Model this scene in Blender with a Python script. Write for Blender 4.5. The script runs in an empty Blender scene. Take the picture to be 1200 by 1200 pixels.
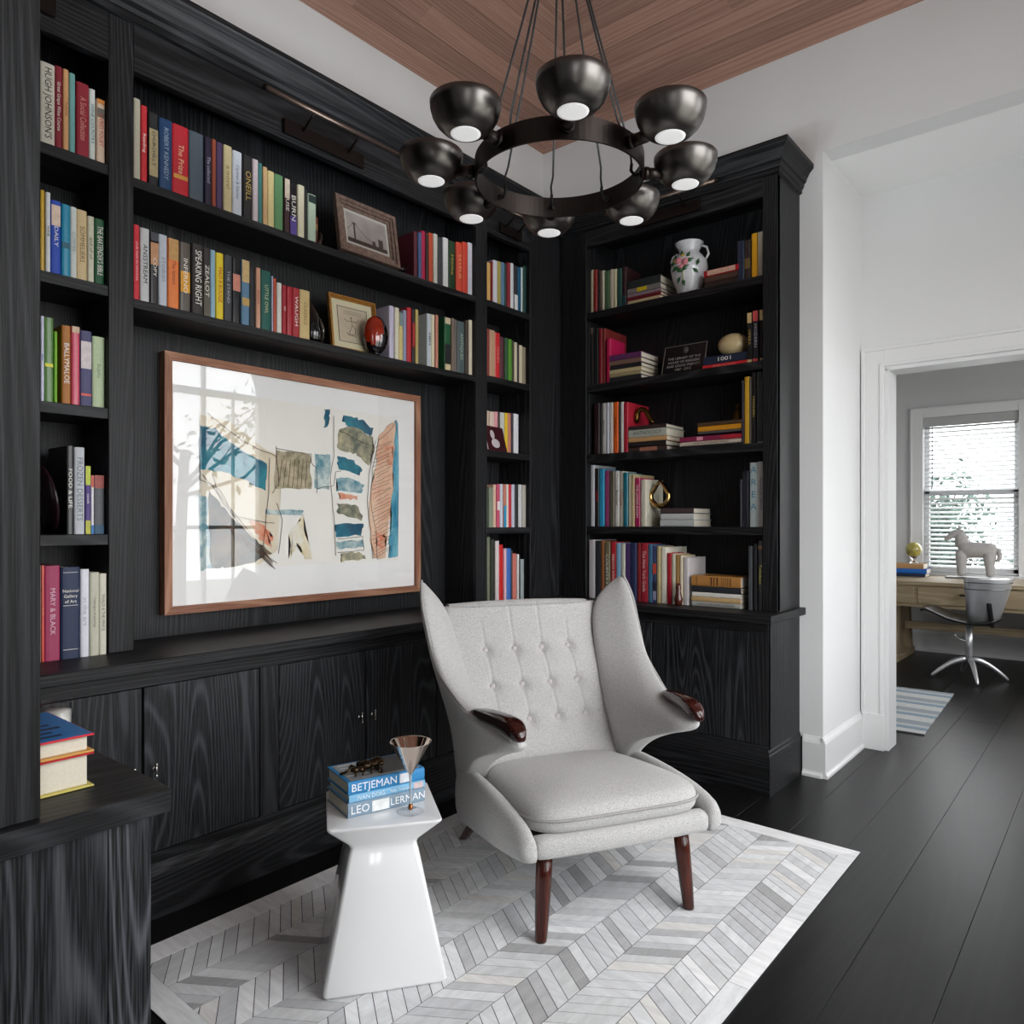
import bpy, bmesh, math, random
from mathutils import Vector, Matrix
S=bpy.context.scene
COL=S.collection
R=math.radians
# ---------------------------------------------------------------- camera, world, light, exposure
cd=bpy.data.cameras.new('camera'); cam=bpy.data.objects.new('camera',cd); COL.objects.link(cam)
YAW=math.atan2(721,862)
cam.location=(0,0,1.2); cam.rotation_euler=(R(90),0,YAW)
cd.sensor_width=36; cd.lens=36*862/1200; cd.shift_y=13/1200; cd.clip_start=.02; cd.clip_end=200
S.camera=cam
S.view_settings.view_transform='Standard'; S.view_settings.look='None'; S.view_settings.gamma=1; S.view_settings.use_curve_mapping=False
S.view_settings.exposure=EXPO=0.0
S.cycles.max_bounces=8; S.cycles.diffuse_bounces=5; S.cycles.glossy_bounces=4; S.cycles.transmission_bounces=8; S.cycles.transparent_max_bounces=8
S.cycles.caustics_reflective=False; S.cycles.caustics_refractive=False; S.cycles.sample_clamp_indirect=6
w=bpy.data.worlds.new('sky'); S.world=w; w.use_nodes=True
bg=w.node_tree.nodes['Background']; bg.inputs[0].default_value=(.97,.985,1,1); bg.inputs[1].default_value=SKY=7.4
def portal(name,loc,rot,sx,sy):
    l=bpy.data.lights.new(name,'AREA'); l.shape='RECTANGLE'; l.size=sx; l.size_y=sy; l.cycles.is_portal=True
    o=bpy.data.objects.new(name,l); o.location=loc; o.rotation_euler=rot; COL.objects.link(o); return o
XR=.6
portal('daylight_opening',(XR+.14,3.05,1.65),(0,R(90),0),2.7,1.15)
portal('daylight_opening',(XR+.14,-.3,1.6),(0,R(90),0),2.1,.5)  # portal of the unseen window added to light the stool front
portal('daylight_opening',(XR+.14,1.6,1.65),(0,R(90),0),2.7,1.34)  # portal of the unseen window added to light the chair
portal('daylight_opening',(XR+.14,6.1,1.5),(0,R(90),0),1.6,1.6)  # portal of the unseen side window added to light the study
portal('daylight_opening',(-1.1,7.98,1.46),(R(-90),0,0),.8,1.5)
# ---------------------------------------------------------------- materials
MATS={}
def lin(c):
    return tuple(((x/255)/12.92 if x<=10 else ((x/255+.055)/1.055)**2.4) for x in c)
def nm(key):
    m=bpy.data.materials.new(key); m.use_nodes=True; nt=m.node_tree; return m,nt,nt.nodes['Principled BSDF']
def mat(key,c,rough=.5,metal=0,noise=0,nscale=60,bump=0,spec=.5,coat=0,emis=0,trans=0,sheen=0,srgb=True):
    if key in MATS: return MATS[key]
    m,nt,b=nm(key); col=lin(c) if srgb else c
    b.inputs['Base Color'].default_value=(*col,1); b.inputs['Roughness'].default_value=rough; b.inputs['Metallic'].default_value=metal
    b.inputs['Specular IOR Level'].default_value=spec; b.inputs['Coat Weight'].default_value=coat
    b.inputs['Sheen Weight'].default_value=sheen
    if trans: b.inputs['Transmission Weight'].default_value=trans
    if emis: b.inputs['Emission Color'].default_value=(*col,1); b.inputs['Emission Strength'].default_value=emis
    if noise or bump:
        tc=nt.nodes.new('ShaderNodeTexCoord'); n=nt.nodes.new('ShaderNodeTexNoise'); n.inputs['Scale'].default_value=nscale; n.inputs['Detail'].default_value=4
        nt.links.new(tc.outputs['Object'],n.inputs['Vector'])
        if noise:
            mr=nt.nodes.new('ShaderNodeMapRange'); mr.inputs[1].default_value=.3; mr.inputs[2].default_value=.7; mr.inputs[3].default_value=1-noise; mr.inputs[4].default_value=1+noise
            nt.links.new(n.outputs['Fac'],mr.inputs[0])
            v=nt.nodes.new('ShaderNodeVectorMath'); v.operation='SCALE'; v.inputs[0].default_value=col
            nt.links.new(mr.outputs[0],v.inputs['Scale']); nt.links.new(v.outputs[0],b.inputs['Base Color'])
        if bump:
            bp=nt.nodes.new('ShaderNodeBump'); bp.inputs['Strength'].default_value=bump; bp.inputs['Distance'].default_value=.002
            nt.links.new(n.outputs['Fac'],bp.inputs['Height']); nt.links.new(bp.outputs[0],b.inputs['Normal'])
    MATS[key]=m; return m
def wood(key,axis,dark,light,freq=14,across=3.2,along=.5,rough=.48,cath=.7,pore=420,spec=.27,bump=.25,mix_pow=3.0,seed=0,coat=0,lin_=0,pw2=.45):
    """Grain runs along axis; contour lines of a stretched noise give cathedral figure, a finer one gives pores."""
    if key in MATS: return MATS[key]
    m,nt,b=nm(key); N=nt.nodes.new; Lk=nt.links.new
    tc=N('ShaderNodeTexCoord'); oi=N('ShaderNodeObjectInfo')
    def mp(a,l):
        mpn=N('ShaderNodeMapping'); s=[a,a,a]; s[axis]=l; mpn.inputs['Scale'].default_value=s
        add=N('ShaderNodeVectorMath'); add.operation='ADD'
        cmb=N('ShaderNodeCombineXYZ'); mu=N('ShaderNodeMath'); mu.operation='MULTIPLY'; mu.inputs[1].default_value=37+seed
        Lk(oi.outputs['Random'],mu.inputs[0])
        for i in range(3): Lk(mu.outputs[0],cmb.inputs[i])
        Lk(tc.outputs['Object'],mpn.inputs['Vector']); Lk(mpn.outputs[0],add.inputs[0]); Lk(cmb.outputs[0],add.inputs[1]); return add.outputs[0]
    n1=N('ShaderNodeTexNoise'); n1.inputs['Scale'].default_value=1; n1.inputs['Detail'].default_value=1.2; n1.inputs['Roughness'].default_value=.35; Lk(mp(across,along),n1.inputs['Vector'])
    mu=N('ShaderNodeMath'); mu.operation='MULTIPLY'; mu.inputs[1].default_value=freq*6.283; Lk(n1.outputs['Fac'],mu.inputs[0])
    if lin_:   # straight grain: adds evenly spaced lines across the board
        sp=N('ShaderNodeSeparateXYZ'); Lk(tc.outputs['Object'],sp.inputs[0]); o2=[i for i in range(3) if i!=axis]
        ad=N('ShaderNodeMath'); ad.operation='ADD'; Lk(sp.outputs[o2[0]],ad.inputs[0]); Lk(sp.outputs[o2[1]],ad.inputs[1])
        m3=N('ShaderNodeMath'); m3.operation='MULTIPLY_ADD'; m3.inputs[1].default_value=lin_*6.283; Lk(ad.outputs[0],m3.inputs[0]); Lk(mu.outputs[0],m3.inputs[2]); mu=m3
    sn=N('ShaderNodeMath'); sn.operation='SINE'; Lk(mu.outputs[0],sn.inputs[0])
    h=N('ShaderNodeMath'); h.operation='MULTIPLY_ADD'; h.inputs[1].default_value=.5; h.inputs[2].default_value=.5; Lk(sn.outputs[0],h.inputs[0])
    pw=N('ShaderNodeMath'); pw.operation='POWER'; pw.inputs[1].default_value=mix_pow; Lk(h.outputs[0],pw.inputs[0])
    n2=N('ShaderNodeTexNoise'); n2.inputs['Scale'].default_value=1; n2.inputs['Detail'].default_value=2; Lk(mp(pore,pore*.022),n2.inputs['Vector'])
    r2=N('ShaderNodeMapRange'); r2.inputs[1].default_value=.42; r2.inputs[2].default_value=.68; Lk(n2.outputs['Fac'],r2.inputs[0])
    a=N('ShaderNodeMath'); a.operation='MULTIPLY_ADD'; a.inputs[1].default_value=cath; Lk(pw.outputs[0],a.inputs[0])
    c2=N('ShaderNodeMath'); c2.operation='MULTIPLY'; c2.inputs[1].default_value=pw2; Lk(r2.outputs[0],c2.inputs[0]); Lk(c2.outputs[0],a.inputs[2])
    a.use_clamp=True
    mx=N('ShaderNodeMix'); mx.data_type='RGBA'; mx.inputs[6].default_value=(*lin(dark),1); mx.inputs[7].default_value=(*lin(light),1); Lk(a.outputs[0],mx.inputs[0])
    # a little tone change from board to board
    hv=N('ShaderNodeHueSaturation'); mr=N('ShaderNodeMapRange'); mr.inputs[3].default_value=.82; mr.inputs[4].default_value=1.18; Lk(oi.outputs['Random'],mr.inputs[0]); Lk(mr.outputs[0],hv.inputs['Value']); Lk(mx.outputs[2],hv.inputs['Color'])
    Lk(hv.outputs[0],b.inputs['Base Color'])
    b.inputs['Roughness'].default_value=rough; b.inputs['Specular IOR Level'].default_value=spec; b.inputs['Coat Weight'].default_value=coat
    bp=N('ShaderNodeBump'); bp.inputs['Strength'].default_value=bump; bp.inputs['Distance'].default_value=.001; Lk(a.outputs[0],bp.inputs['Height']); Lk(bp.outputs[0],b.inputs['Normal'])
    MATS[key]=m; return m
DK,LT=(8,8,9),(50,51,54)
OZ=wood('black_oak_upright',2,DK,LT,freq=30,across=4.5,along=.3,lin_=70,cath=.55,mix_pow=3.2,pw2=.4)
OX=wood('black_oak_lengthwise_x',0,DK,LT,freq=24,across=5,along=.4,lin_=40,cath=.55,mix_pow=3.2,pw2=.38)
OY=wood('black_oak_lengthwise_y',1,DK,LT,freq=24,across=5,along=.4,lin_=40,cath=.55,mix_pow=3.2,pw2=.38)
OZD=wood('black_oak_door',2,(8,8,9),(62,64,68),freq=40,across=4.6,along=.5,lin_=0,cath=.66,mix_pow=5.0,pw2=.45)
OZN=wood('black_oak_coarse',2,(8,8,9),(78,80,85),freq=40,across=4.2,along=.5,lin_=30,cath=.7,mix_pow=4.5,pw2=.5)
FLM=wood('black_floor_board',1,(6,6,7),(22,22,23),freq=24,across=4,along=.3,rough=.38,spec=.42,bump=.1)
CPX=wood('ceiling_plank_x',0,(150,112,98),(186,148,130),freq=10,across=6,along=.2,lin_=60,rough=.6,mix_pow=1.2,pore=160,cath=.35)
CPY=wood('ceiling_plank_y',1,(150,112,98),(186,148,130),freq=10,across=6,along=.2,lin_=60,rough=.6,mix_pow=1.2,pore=160,cath=.35)
WALL=mat('white_wall_paint',(228,228,228),.65,noise=.01,nscale=3)
TRIM=mat('white_trim_gloss',(230,230,230),.35)
GREYW=mat('pale_grey_wall_paint',(206,206,207),.7,noise=.01,nscale=3)
WAL=wood('walnut_frame_y',1,(134,86,64),(190,144,116),freq=5,across=9,along=1,rough=.5,cath=.6)
WALZ=wood('walnut_frame_z',2,(134,86,64),(190,144,116),freq=5,across=9,along=1,rough=.5,cath=.6)
LEGW=wood('dark_walnut_polish',2,(48,18,12),(92,40,26),freq=6,across=8,along=1,rough=.22,cath=.5,bump=.05,coat=.3)
PAW=wood('dark_walnut_paw',1,(34,12,10),(66,26,20),freq=4,across=8,along=1,rough=.14,cath=.5,bump=.02,coat=.6)
DESKX=wood('limed_oak_x',0,(150,132,104),(186,168,138),freq=6,across=8,along=.6,rough=.6,cath=.5)
DESKZ=wood('limed_oak_z',2,(150,132,104),(186,168,138),freq=6,across=8,along=.6,rough=.6,cath=.5)
GUN=mat('gunmetal',(108,104,101),.33,1,noise=.12,nscale=14)
GUNR=mat('bronzed_black_band',(66,60,57),.38,1,noise=.1,nscale=10)
BLK=mat('black_cord',(12,12,12),.7)
NICK=mat('nickel',(190,188,184),.16,1)
BRASS=mat('brass',(196,156,84),.22,1)
BRONZ=mat('dark_bronze',(70,56,40),.35,.9,noise=.4,nscale=40,bump=.5)
GLASS=mat('clear_glass',(255,255,255),.01,trans=1,spec=.5)
def pane_mat():
    m,nt,b=nm('glass_pane'); nt.nodes.remove(b); out=nt.nodes['Material Output']
    t=nt.nodes.new('ShaderNodeBsdfTransparent'); g=nt.nodes.new('ShaderNodeBsdfGlossy'); g.inputs['Roughness'].default_value=.0
    lw=nt.nodes.new('ShaderNodeLayerWeight'); lw.inputs[0].default_value=.5; p5=nt.nodes.new('ShaderNodeMath'); p5.operation='POWER'; p5.inputs[1].default_value=5; nt.links.new(lw.outputs['Facing'],p5.inputs[0]); f=nt.nodes.new('ShaderNodeMath'); f.operation='MULTIPLY_ADD'; f.inputs[1].default_value=.96; f.inputs[2].default_value=.04; nt.links.new(p5.outputs[0],f.inputs[0]); mx=nt.nodes.new('ShaderNodeMixShader')
    nt.links.new(f.outputs[0],mx.inputs[0]); nt.links.new(t.outputs[0],mx.inputs[1]); nt.links.new(g.outputs[0],mx.inputs[2]); nt.links.new(mx.outputs[0],out.inputs[0]); return m
PANE=pane_mat()
# ---------------------------------------------------------------- helpers
def empty(name,loc,rz=0,label=None,cat=None,group=None):
    o=bpy.data.objects.new(name,None); COL.objects.link(o); o.location=loc; o.rotation_euler=(0,0,rz); o.empty_display_size=.1
    tag(o,label,cat,group); return o
def tag(o,label=None,cat=None,group=None,kind=None):
    if label: o['label']=label
    if cat: o['category']=cat
    if group: o['group']=group
    if kind: o['kind']=kind
    return o
def root(o):
    while o.parent: o=o.parent
    return o
class MB:
    def __init__(s): s.bm=bmesh.new(); s.mi=0
    def _f(s,vs,fs,sm=False):
        V=[s.bm.verts.new(v) for v in vs]; out=[]
        for f in fs:
            try: F=s.bm.faces.new([V[i] for i in f]); F.material_index=s.mi; F.smooth=sm; out.append(F)
            except ValueError: pass
        return V,out
    def box(s,a,b,bev=0):
        x0,y0,z0=[min(a[i],b[i]) for i in range(3)]; x1,y1,z1=[max(a[i],b[i]) for i in range(3)]
        V,F=s._f([(x0,y0,z0),(x1,y0,z0),(x1,y1,z0),(x0,y1,z0),(x0,y0,z1),(x1,y0,z1),(x1,y1,z1),(x0,y1,z1)],[(3,2,1,0),(4,5,6,7),(0,1,5,4),(1,2,6,5),(2,3,7,6),(3,0,4,7)])
        if bev:
            es={e for f in F for e in f.edges}; bmesh.ops.bevel(s.bm,geom=list(es),offset=bev,segments=1,affect='EDGES')
        return s
    def prism(s,pts,d,t0=0,t1=1,sm=False):
        """pts: 3-D polygon; extruded by vector d."""
        n=len(pts); d=Vector(d); P=[Vector(p)+d*t0 for p in pts]; Q=[Vector(p)+d*t1 for p in pts]
        s._f(P+Q,[tuple(range(n-1,-1,-1)),tuple(range(n,2*n))]+[(i,(i+1)%n,(i+1)%n+n,i+n) for i in range(n)],sm); return s
    def loft(s,rings,sm=True,cap=True,close=False):
        n=len(rings[0]); vs=[p for r in rings for p in r]; fs=[]
        m=len(rings)
        for j in range(m if close else m-1):
            k=(j+1)%m
            for i in range(n): fs.append((j*n+i,j*n+(i+1)%n,k*n+(i+1)%n,k*n+i))
        if cap and not close: fs+=[tuple(range(n-1,-1,-1)),tuple(range((m-1)*n,m*n))]
        s._f(vs,fs,sm); return s
    def lathe(s,prof,c=(0,0,0),n=32,cap=False,sm=True):
        rings=[[(c[0]+r*math.cos(2*math.pi*i/n),c[1]+r*math.sin(2*math.pi*i/n),c[2]+z) for i in range(n)] for r,z in prof]
        return s.loft(rings,sm,cap)
    def tube(s,pts,r,n=8,r1=None,close=False):
        P=[Vector(p) for p in pts]; m=len(P); rings=[]; up=None
        for j in range(m):
            a=P[(j-1)%m] if (close or j>0) else P[j]; b=P[(j+1)%m] if (close or j<m-1) else P[j]
            t=(b-a).normalized()
            if up is None: up=Vector((0,0,1)) if abs(t.z)<.9 else Vector((1,0,0))
            u=t.cross(up).normalized(); v=u.cross(t).normalized(); up=v
            rr=r if r1 is None else r+(r1-r)*j/(m-1)
            rings.append([tuple(P[j]+(u*math.cos(2*math.pi*i/n)+v*math.sin(2*math.pi*i/n))*rr) for i in range(n)])
        return s.loft(rings,True,True,close)
    def sphere(s,c,r,sc=(1,1,1),n=16,m=10,rot=None):
        rings=[]
        for j in range(m+1):
            a=math.pi*j/m; q=max(1e-4,math.sin(a))
            ring=[Vector((r*q*math.cos(2*math.pi*i/n)*sc[0],r*q*math.sin(2*math.pi*i/n)*sc[1],-r*math.cos(a)*sc[2])) for i in range(n)]
            if rot: ring=[rot@v for v in ring]
            rings.append([tuple(Vector(c)+v) for v in ring])
        return s.loft(rings,True,False)
    def build(s,name,mats,parent=None,world=False,sub=0,fix=True,bev=0):
        if fix: bmesh.ops.recalc_face_normals(s.bm,faces=s.bm.faces)
        me=bpy.data.meshes.new(name)
        if world and parent is not None:
            r=root(parent); M=Matrix.Translation(r.location)@Matrix.Rotation(r.rotation_euler.z,4,'Z'); s.bm.transform(M.inverted())
        s.bm.to_mesh(me); s.bm.free()
        for m in (mats if isinstance(mats,(list,tuple)) else [mats]): me.materials.append(m)
        o=bpy.data.objects.new(name,me); COL.objects.link(o); o.parent=parent
        if sub: q=o.modifiers.new('sub','SUBSURF'); q.levels=sub; q.render_levels=sub
        if bev: q=o.modifiers.new('bev','BEVEL'); q.width=bev; q.segments=2; q.limit_method='ANGLE'
        return o
def bx(name,a,b,m,parent=None,bev=.0015,world=True): return MB().box(a,b,bev).build(name,m,parent,world)
def struct(o): o['kind']='structure'; return o
def text(name,s,loc,rot,size,c,parent,sx=1,key=None):
    cu=bpy.data.curves.new(name,'FONT'); cu.body=s; cu.size=size; cu.align_x='CENTER'; cu.align_y='CENTER'; cu.extrude=.0001; cu.resolution_u=2
    cu.materials.append(mat('ink_%d_%d_%d'%tuple(c),c,.5)); o=bpy.data.objects.new(name,cu); COL.objects.link(o); o.parent=parent
    o.matrix_local=Matrix.Translation(loc)@rot.to_4x4()@Matrix.Diagonal((sx,1,1,1)); return o
# ================================================================ room shell
ZC=3.47; XL=-2.76; YR=3.6; YW=4.25; YF=7.78; YB=-2.6; T=.13
# floor boards run front to back
fl=struct(MB().box((XL-.1,YB-.1,-.08),(XR+.1,YF+.1,-.022)).build('floor',mat('floor_underlay',(8,8,8),.8)))
rnd=random.Random(3)
x=-1.01-.217*8
while x<XR:
    x0=max(XL,x)+.001; x1=min(XR,x+.217)-.001; y=YB-rnd.uniform(0,1.5)
    while y<YF:
        L=rnd.uniform(3.2,5.2); a=max(y,YB); e=min(y+L,YF)
        if e-a>.05: MB().box((x0-.0004,a+.0004,-.0215),(x1+.0004,e-.0004,rnd.uniform(-.0004,0)),.0006).build('board',FLM,fl)
        y+=L
    x+=.217
# left wall, near wall, back wall
struct(bx('wall_left',(XL-T,YB-T,0),(XL,YR+T,ZC+.12),WALL,bev=0))
struct(bx('wall_near',(XL,-.20,0),(-1.13,-.07,ZC+.12),WALL,bev=0))
# the wall behind the right-hand bookcase, its portal jamb and the header over the opening
wr=struct(MB().box((XL,YR,0),(-1.10,YR+T,ZC+.12)).box((-1.10,YR,2.955),(XR+T,YR+T,ZC+.12)).build('wall_right',WALL))
struct(MB().box((-1.10-T,YR+T,0),(-1.10,YW,2.955)).build('wall_jamb',WALL))
# wall with the doorway to the study
DX=-.97; DH=2.012
struct(MB().box((-2.9,YW,0),(DX,YW+.14,2.955)).box((DX,YW,DH),(XR+T,YW+.14,2.955)).box((.25,YW,0),(XR+T,YW+.14,DH)).build('wall_doorway',WALL))
struct(bx('ceiling_hall',(-1.3,YR+T,2.955),(XR+T,YW+.14,3.05),mat('hall_ceiling_white',(252,252,252),.7),bev=0))
# doorway casing and lining
d1=struct(MB().box((DX-.118,YW-.022,0),(DX-.012,YW,DH+.105)).box((DX-.012,YW-.022,DH+.012),(.262,YW,DH+.105)).box((.262,YW-.022,0),(.37,YW,DH+.105)).build('door_1',TRIM,bev=.002))
MB().box((DX-.124,YW-.03,.19),(DX-.106,YW-.001,DH+.117)).box((DX-.106,YW-.03,DH+.099),(.37,YW-.001,DH+.117)).box((DX-.034,YW-.028,.19),(DX-.014,YW-.0215,DH+.03)).box((DX-.014,YW-.028,DH+.014),(.26,YW-.0215,DH+.03)).build('casing_moulding',TRIM,d1,bev=.002)
MB().box((DX-.012,YW-.012,0),(DX+.008,YW+.152,DH)).box((DX-.012,YW-.012,DH-.008),(.262,YW+.152,DH+.012)).build('jamb_lining',TRIM,d1,bev=.001)
MB().box((DX-.118,YW-.034,0),(DX-.010,YW-.021,.19)).build('plinth_block',TRIM,d1,bev=.002)
# baseboards
def baseboard(name,a,b,nrm,h=.19):
    a=Vector((*a,0)); b=Vector((*b,0)); n=Vector((*nrm,0)); prof=[(0,0),(.026,0),(.026,.012),(.018,.022),(.016,.03),(.016,h-.03),(.012,h-.018),(.006,h-.006),(.004,h),(0,h)]
    m=MB(); m.prism([a+n*p+Vector((0,0,z)) for p,z in prof],b-a); return struct(m.build(name,TRIM))
baseboard('baseboard_right',(-1.19,YR),(-1.10,YR),(0,-1)); baseboard('baseboard_jamb',(-1.10,YR-.016),(-1.10,YW),(1,0)); baseboard('baseboard_doorway',(-1.10,YW),(DX-.12,YW),(0,-1))
baseboard('baseboard_far',(-2.5,YF),(XR,YF),(0,-1),.2)
baseboard('baseboard_side',(XR,YB),(XR,YW),(-1,0))
# right-hand outside wall: arched window, other unseen openings added to bring in light
def holes(name,xa,xb,y0,y1,z0,z1,hs,m):
    """wall slab from y0 to y1 with rectangular openings hs=(ya,yb,za,zb) sorted along y"""
    g=MB(); y=y0
    for ya,yb,za,zb in hs:
        g.box((xa,y,z0),(xb,ya,z1)); g.box((xa,ya,z0),(xb,yb,za)); g.box((xa,ya,zb),(xb,yb,z1)); y=yb
    g.box((xa,y,z0),(xb,y1,z1)); return struct(g.build(name,m))
AW=(2.48,3.56,.40,2.82)
holes('wall_side',XR,XR+T,YB-T,YF+T,0,ZC+.12,[(-.55,-.05,.5,2.7),(.96,2.28,.3,3.0),AW,(5.2,7.0,.7,2.2)],WALL)
# arch infill of the tall window
cy=(AW[0]+AW[1])/2; rr=(AW[1]-AW[0])/2; zs=AW[3]-rr
g=MB(); P=[(XR,AW[0],zs)]+[(XR,cy-rr*math.cos(a),zs+rr*math.sin(a)) for a in [math.pi*i/24 for i in range(1,13)]]+[(XR,AW[0],AW[3])]
# fan of small quads keeps the concave corner valid
for sgn in (1,-1):
    for i in range(12):
        a0=math.pi/2*i/12; a1=math.pi/2*(i+1)/12
        y0=cy-sgn*rr*math.cos(a0); y1=cy-sgn*rr*math.cos(a1); z0_=zs+rr*math.sin(a0); z1_=zs+rr*math.sin(a1)
        g.prism([(XR,y0,z0_),(XR,y1,z1_),(XR,y1,AW[3]+.001),(XR,y0,AW[3]+.001)],(T,0,0))
struct(g.build('trim_1',WALL))
w2=struct(MB().box((XR+.03,AW[0],AW[2]),(XR+.09,AW[0]+.05,zs)).box((XR+.03,AW[1]-.05,AW[2]),(XR+.09,AW[1],zs)).box((XR+.03,AW[0],AW[2]),(XR+.09,AW[1],AW[2]+.07)).build('window_2',TRIM))
g=MB()
for (ya,yb,za,zb) in ((cy-.018,cy+.018,AW[2],AW[3]-.03),(AW[0],AW[1],zs-.03,zs+.03),(AW[0],AW[1],1.15,1.18),(AW[0]+.27,AW[0]+.285,AW[2],zs),(AW[1]-.285,AW[1]-.27,AW[2],zs)): g.box((XR+.045,ya,za),(XR+.075,yb,zb))
g.tube([(XR+.06,cy-(rr-.03)*math.cos(math.pi*i/28),zs+(rr-.03)*math.sin(math.pi*i/28)) for i in range(29)],.03)
g.build('muntin',TRIM,w2)
MB().box((XR+.058,AW[0]+.01,AW[2]+.01),(XR+.062,AW[1]-.01,zs)).build('pane',PANE,w2)
for (n,a,b_) in (('added_window_3',(-.55,.5),(-.05,2.7)),('added_window_6',(.96,.3),(2.28,3.0)),('added_window_4',(5.2,.7),(7.0,2.2))):  # windows out of view, added to light stool, chair and study
    g=MB(); ya,za=a; yb,zb=b_; ym=(ya+yb)/2; zm=(za+zb)/2
    for q in ((ya,ya+.05,za,zb),(yb-.05,yb,za,zb),(ya,yb,za,za+.06),(ya,yb,zb-.05,zb),(ym-.02,ym+.02,za,zb),(ya,yb,zm-.02,zm+.02)): g.box((XR+.03,q[0],q[2]),(XR+.09,q[1],q[3]))
    struct(g.build(n,TRIM))
struct(bx('wall_back',(XL,YB-T,0),(XR,YB,ZC+.12),WALL,bev=0))
struct(bx('wall_rear_left',(-1.9,YB,0),(-1.77,-.20,ZC+.1),WALL,bev=0))
# ---------------------------------------------------------------- hipped ceiling of mitred planks
SL=.42; Y0=-.20
ce=struct(MB().box((XL-T,YB-T,ZC+.0),(XR+T,Y0,ZC+.1)).build('ceiling',WALL))
def zc(d): return ZC+SL*d
half=(XR-XL)/2
g=MB(); xm=(XL+XR)/2; zr=zc(half)+.02; o=.02
g._f([(XL,Y0,ZC+o),(XR,Y0,ZC+o),(XR,YR,ZC+o),(XL,YR,ZC+o),(xm,Y0+half,zr),(xm,YR-half,zr)],[(0,1,4),(1,2,5,4),(2,3,5),(3,0,4,5)])
g.build('ceiling_backing',mat('ceiling_gap',(30,22,18),.9),ce)
pw_=.098; k=0; rnd=random.Random(5)
while k*pw_<half-.02:
    d0=k*pw_+.0014; d1=min((k+1)*pw_-.0018,half); 
    za,zb=zc(d0),zc(d1); up=Vector((0,0,.014))
    for side in range(4):
        if side==0: f=lambda t,d:(XL+d,t); lo,hi=(Y0,YR)
        elif side==1: f=lambda t,d:(t,YR-d); lo,hi=(XL,XR)
        elif side==2: f=lambda t,d:(XR-d,t); lo,hi=(Y0,YR)
        else: f=lambda t,d:(t,Y0+d); lo,hi=(XL,XR)
        cuts=[0,1]
        if hi-lo-2*d1>1.6: cuts=[0,rnd.uniform(.3,.7),1]
        for c0,c1 in zip(cuts,cuts[1:]):
            def pt(c,d):
                s=lo+d; e=hi-d
                if c==0: t=s
                elif c==1: t=e
                else: t=lo+(hi-lo)*c
                return f(t,d)
            a=pt(c0,d0); b_=pt(c1,d0); c_=pt(c1,d1); dd=pt(c0,d1)
            g_=.0006
            pts=[(*a,za),(*b_,za),(*c_,zb),(*dd,zb)]
            MB().prism(pts,up).build('plank',CPY if side in (0,2) else CPX,ce)
    k+=1
# ================================================================ study beyond the doorway
YS=YW+.14
struct(bx('wall_study_left',(-2.6,YS,0),(-2.5,YF+T,2.75),GREYW,bev=0))
WX0,WX1,WZ0,WZ1=-1.47,-.727,.735,2.186
struct(MB().box((-2.5,YF,0),(WX0,YF+T,2.75)).box((WX1,YF,0),(XR+T,YF+T,2.75)).box((WX0,YF,0),(WX1,YF+T,WZ0)).box((WX0,YF,WZ1),(WX1,YF+T,2.75)).build('wall_far',GREYW))
struct(MB().box((-2.5,YS,0),(DX-.12,YS+.01,2.75)).box((DX-.12,YS,DH+.1),(XR,YS+.01,2.75)).build('wall_study_near',GREYW))
struct(bx('ceiling_study',(-2.6,YS,2.75),(XR+T,YF+T,2.85),WALL,bev=0))
w1=struct(MB().box((WX0-.095,YF-.022,WZ0-.03),(WX0,YF,WZ1+.08)).box((WX1,YF-.022,WZ0-.03),(WX1+.095,YF,WZ1+.08)).box((WX0,YF-.022,WZ1),(WX1,YF,WZ1+.08)).build('window_1',TRIM,bev=.003))
MB().box((WX0-.105,YF-.032,WZ0-.05),(WX0-.09,YF-.001,WZ1+.09)).box((WX0-.105,YF-.032,WZ1+.076),(WX1+.105,YF-.001,WZ1+.092)).box((WX1+.09,YF-.032,WZ0-.05),(WX1+.105,YF-.001,WZ1+.09)).build('casing_band',TRIM,w1,bev=.002)
MB().box((WX0-.12,YF-.06,WZ0-.03),(WX1+.12,YF+.05,WZ0)).build('sill',TRIM,w1,bev=.003)
ZM=1.50
MB().box((WX0,YF+.07,ZM),(WX0+.04,YF+.11,WZ1)).box((WX1-.04,YF+.07,ZM),(WX1,YF+.11,WZ1)).box((WX0,YF+.07,WZ1-.05),(WX1,YF+.11,WZ1)).box((WX0,YF+.07,ZM-.02),(WX1,YF+.11,ZM+.02)).build('upper_sash',TRIM,w1,bev=.002)
MB().box((WX0,YF+.045,WZ0),(WX0+.045,YF+.068,ZM)).box((WX1-.045,YF+.045,WZ0),(WX1,YF+.068,ZM)).box((WX0,YF+.045,WZ0),(WX1,YF+.068,WZ0+.07)).box((WX0,YF+.045,ZM-.03),(WX1,YF+.068,ZM+.02)).build('lower_sash',TRIM,w1,bev=.002)
MB().box((WX0+.03,YF+.088,ZM),(WX1-.03,YF+.091,WZ1-.03)).build('pane',PANE,w1)
MB().box((WX0+.03,YF+.055,WZ0+.05),(WX1-.03,YF+.058,ZM)).build('pane',PANE,w1)
bl=empty('window_blind',((WX0+WX1)/2,YF+.02,WZ0+.01),0,'white slatted blind hanging in the far study window, lowered to the sill','blind')
SLAT=mat('blind_slat_white',(206,208,210),.5)
MB().box((WX0+.004,YF+.002,WZ1-.085),(WX1-.004,YF+.042,WZ1-.002)).build('head_rail',mat('blind_rail_grey',(186,186,186),.5),bl,True)
z=WZ1-.10
sm=None
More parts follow.
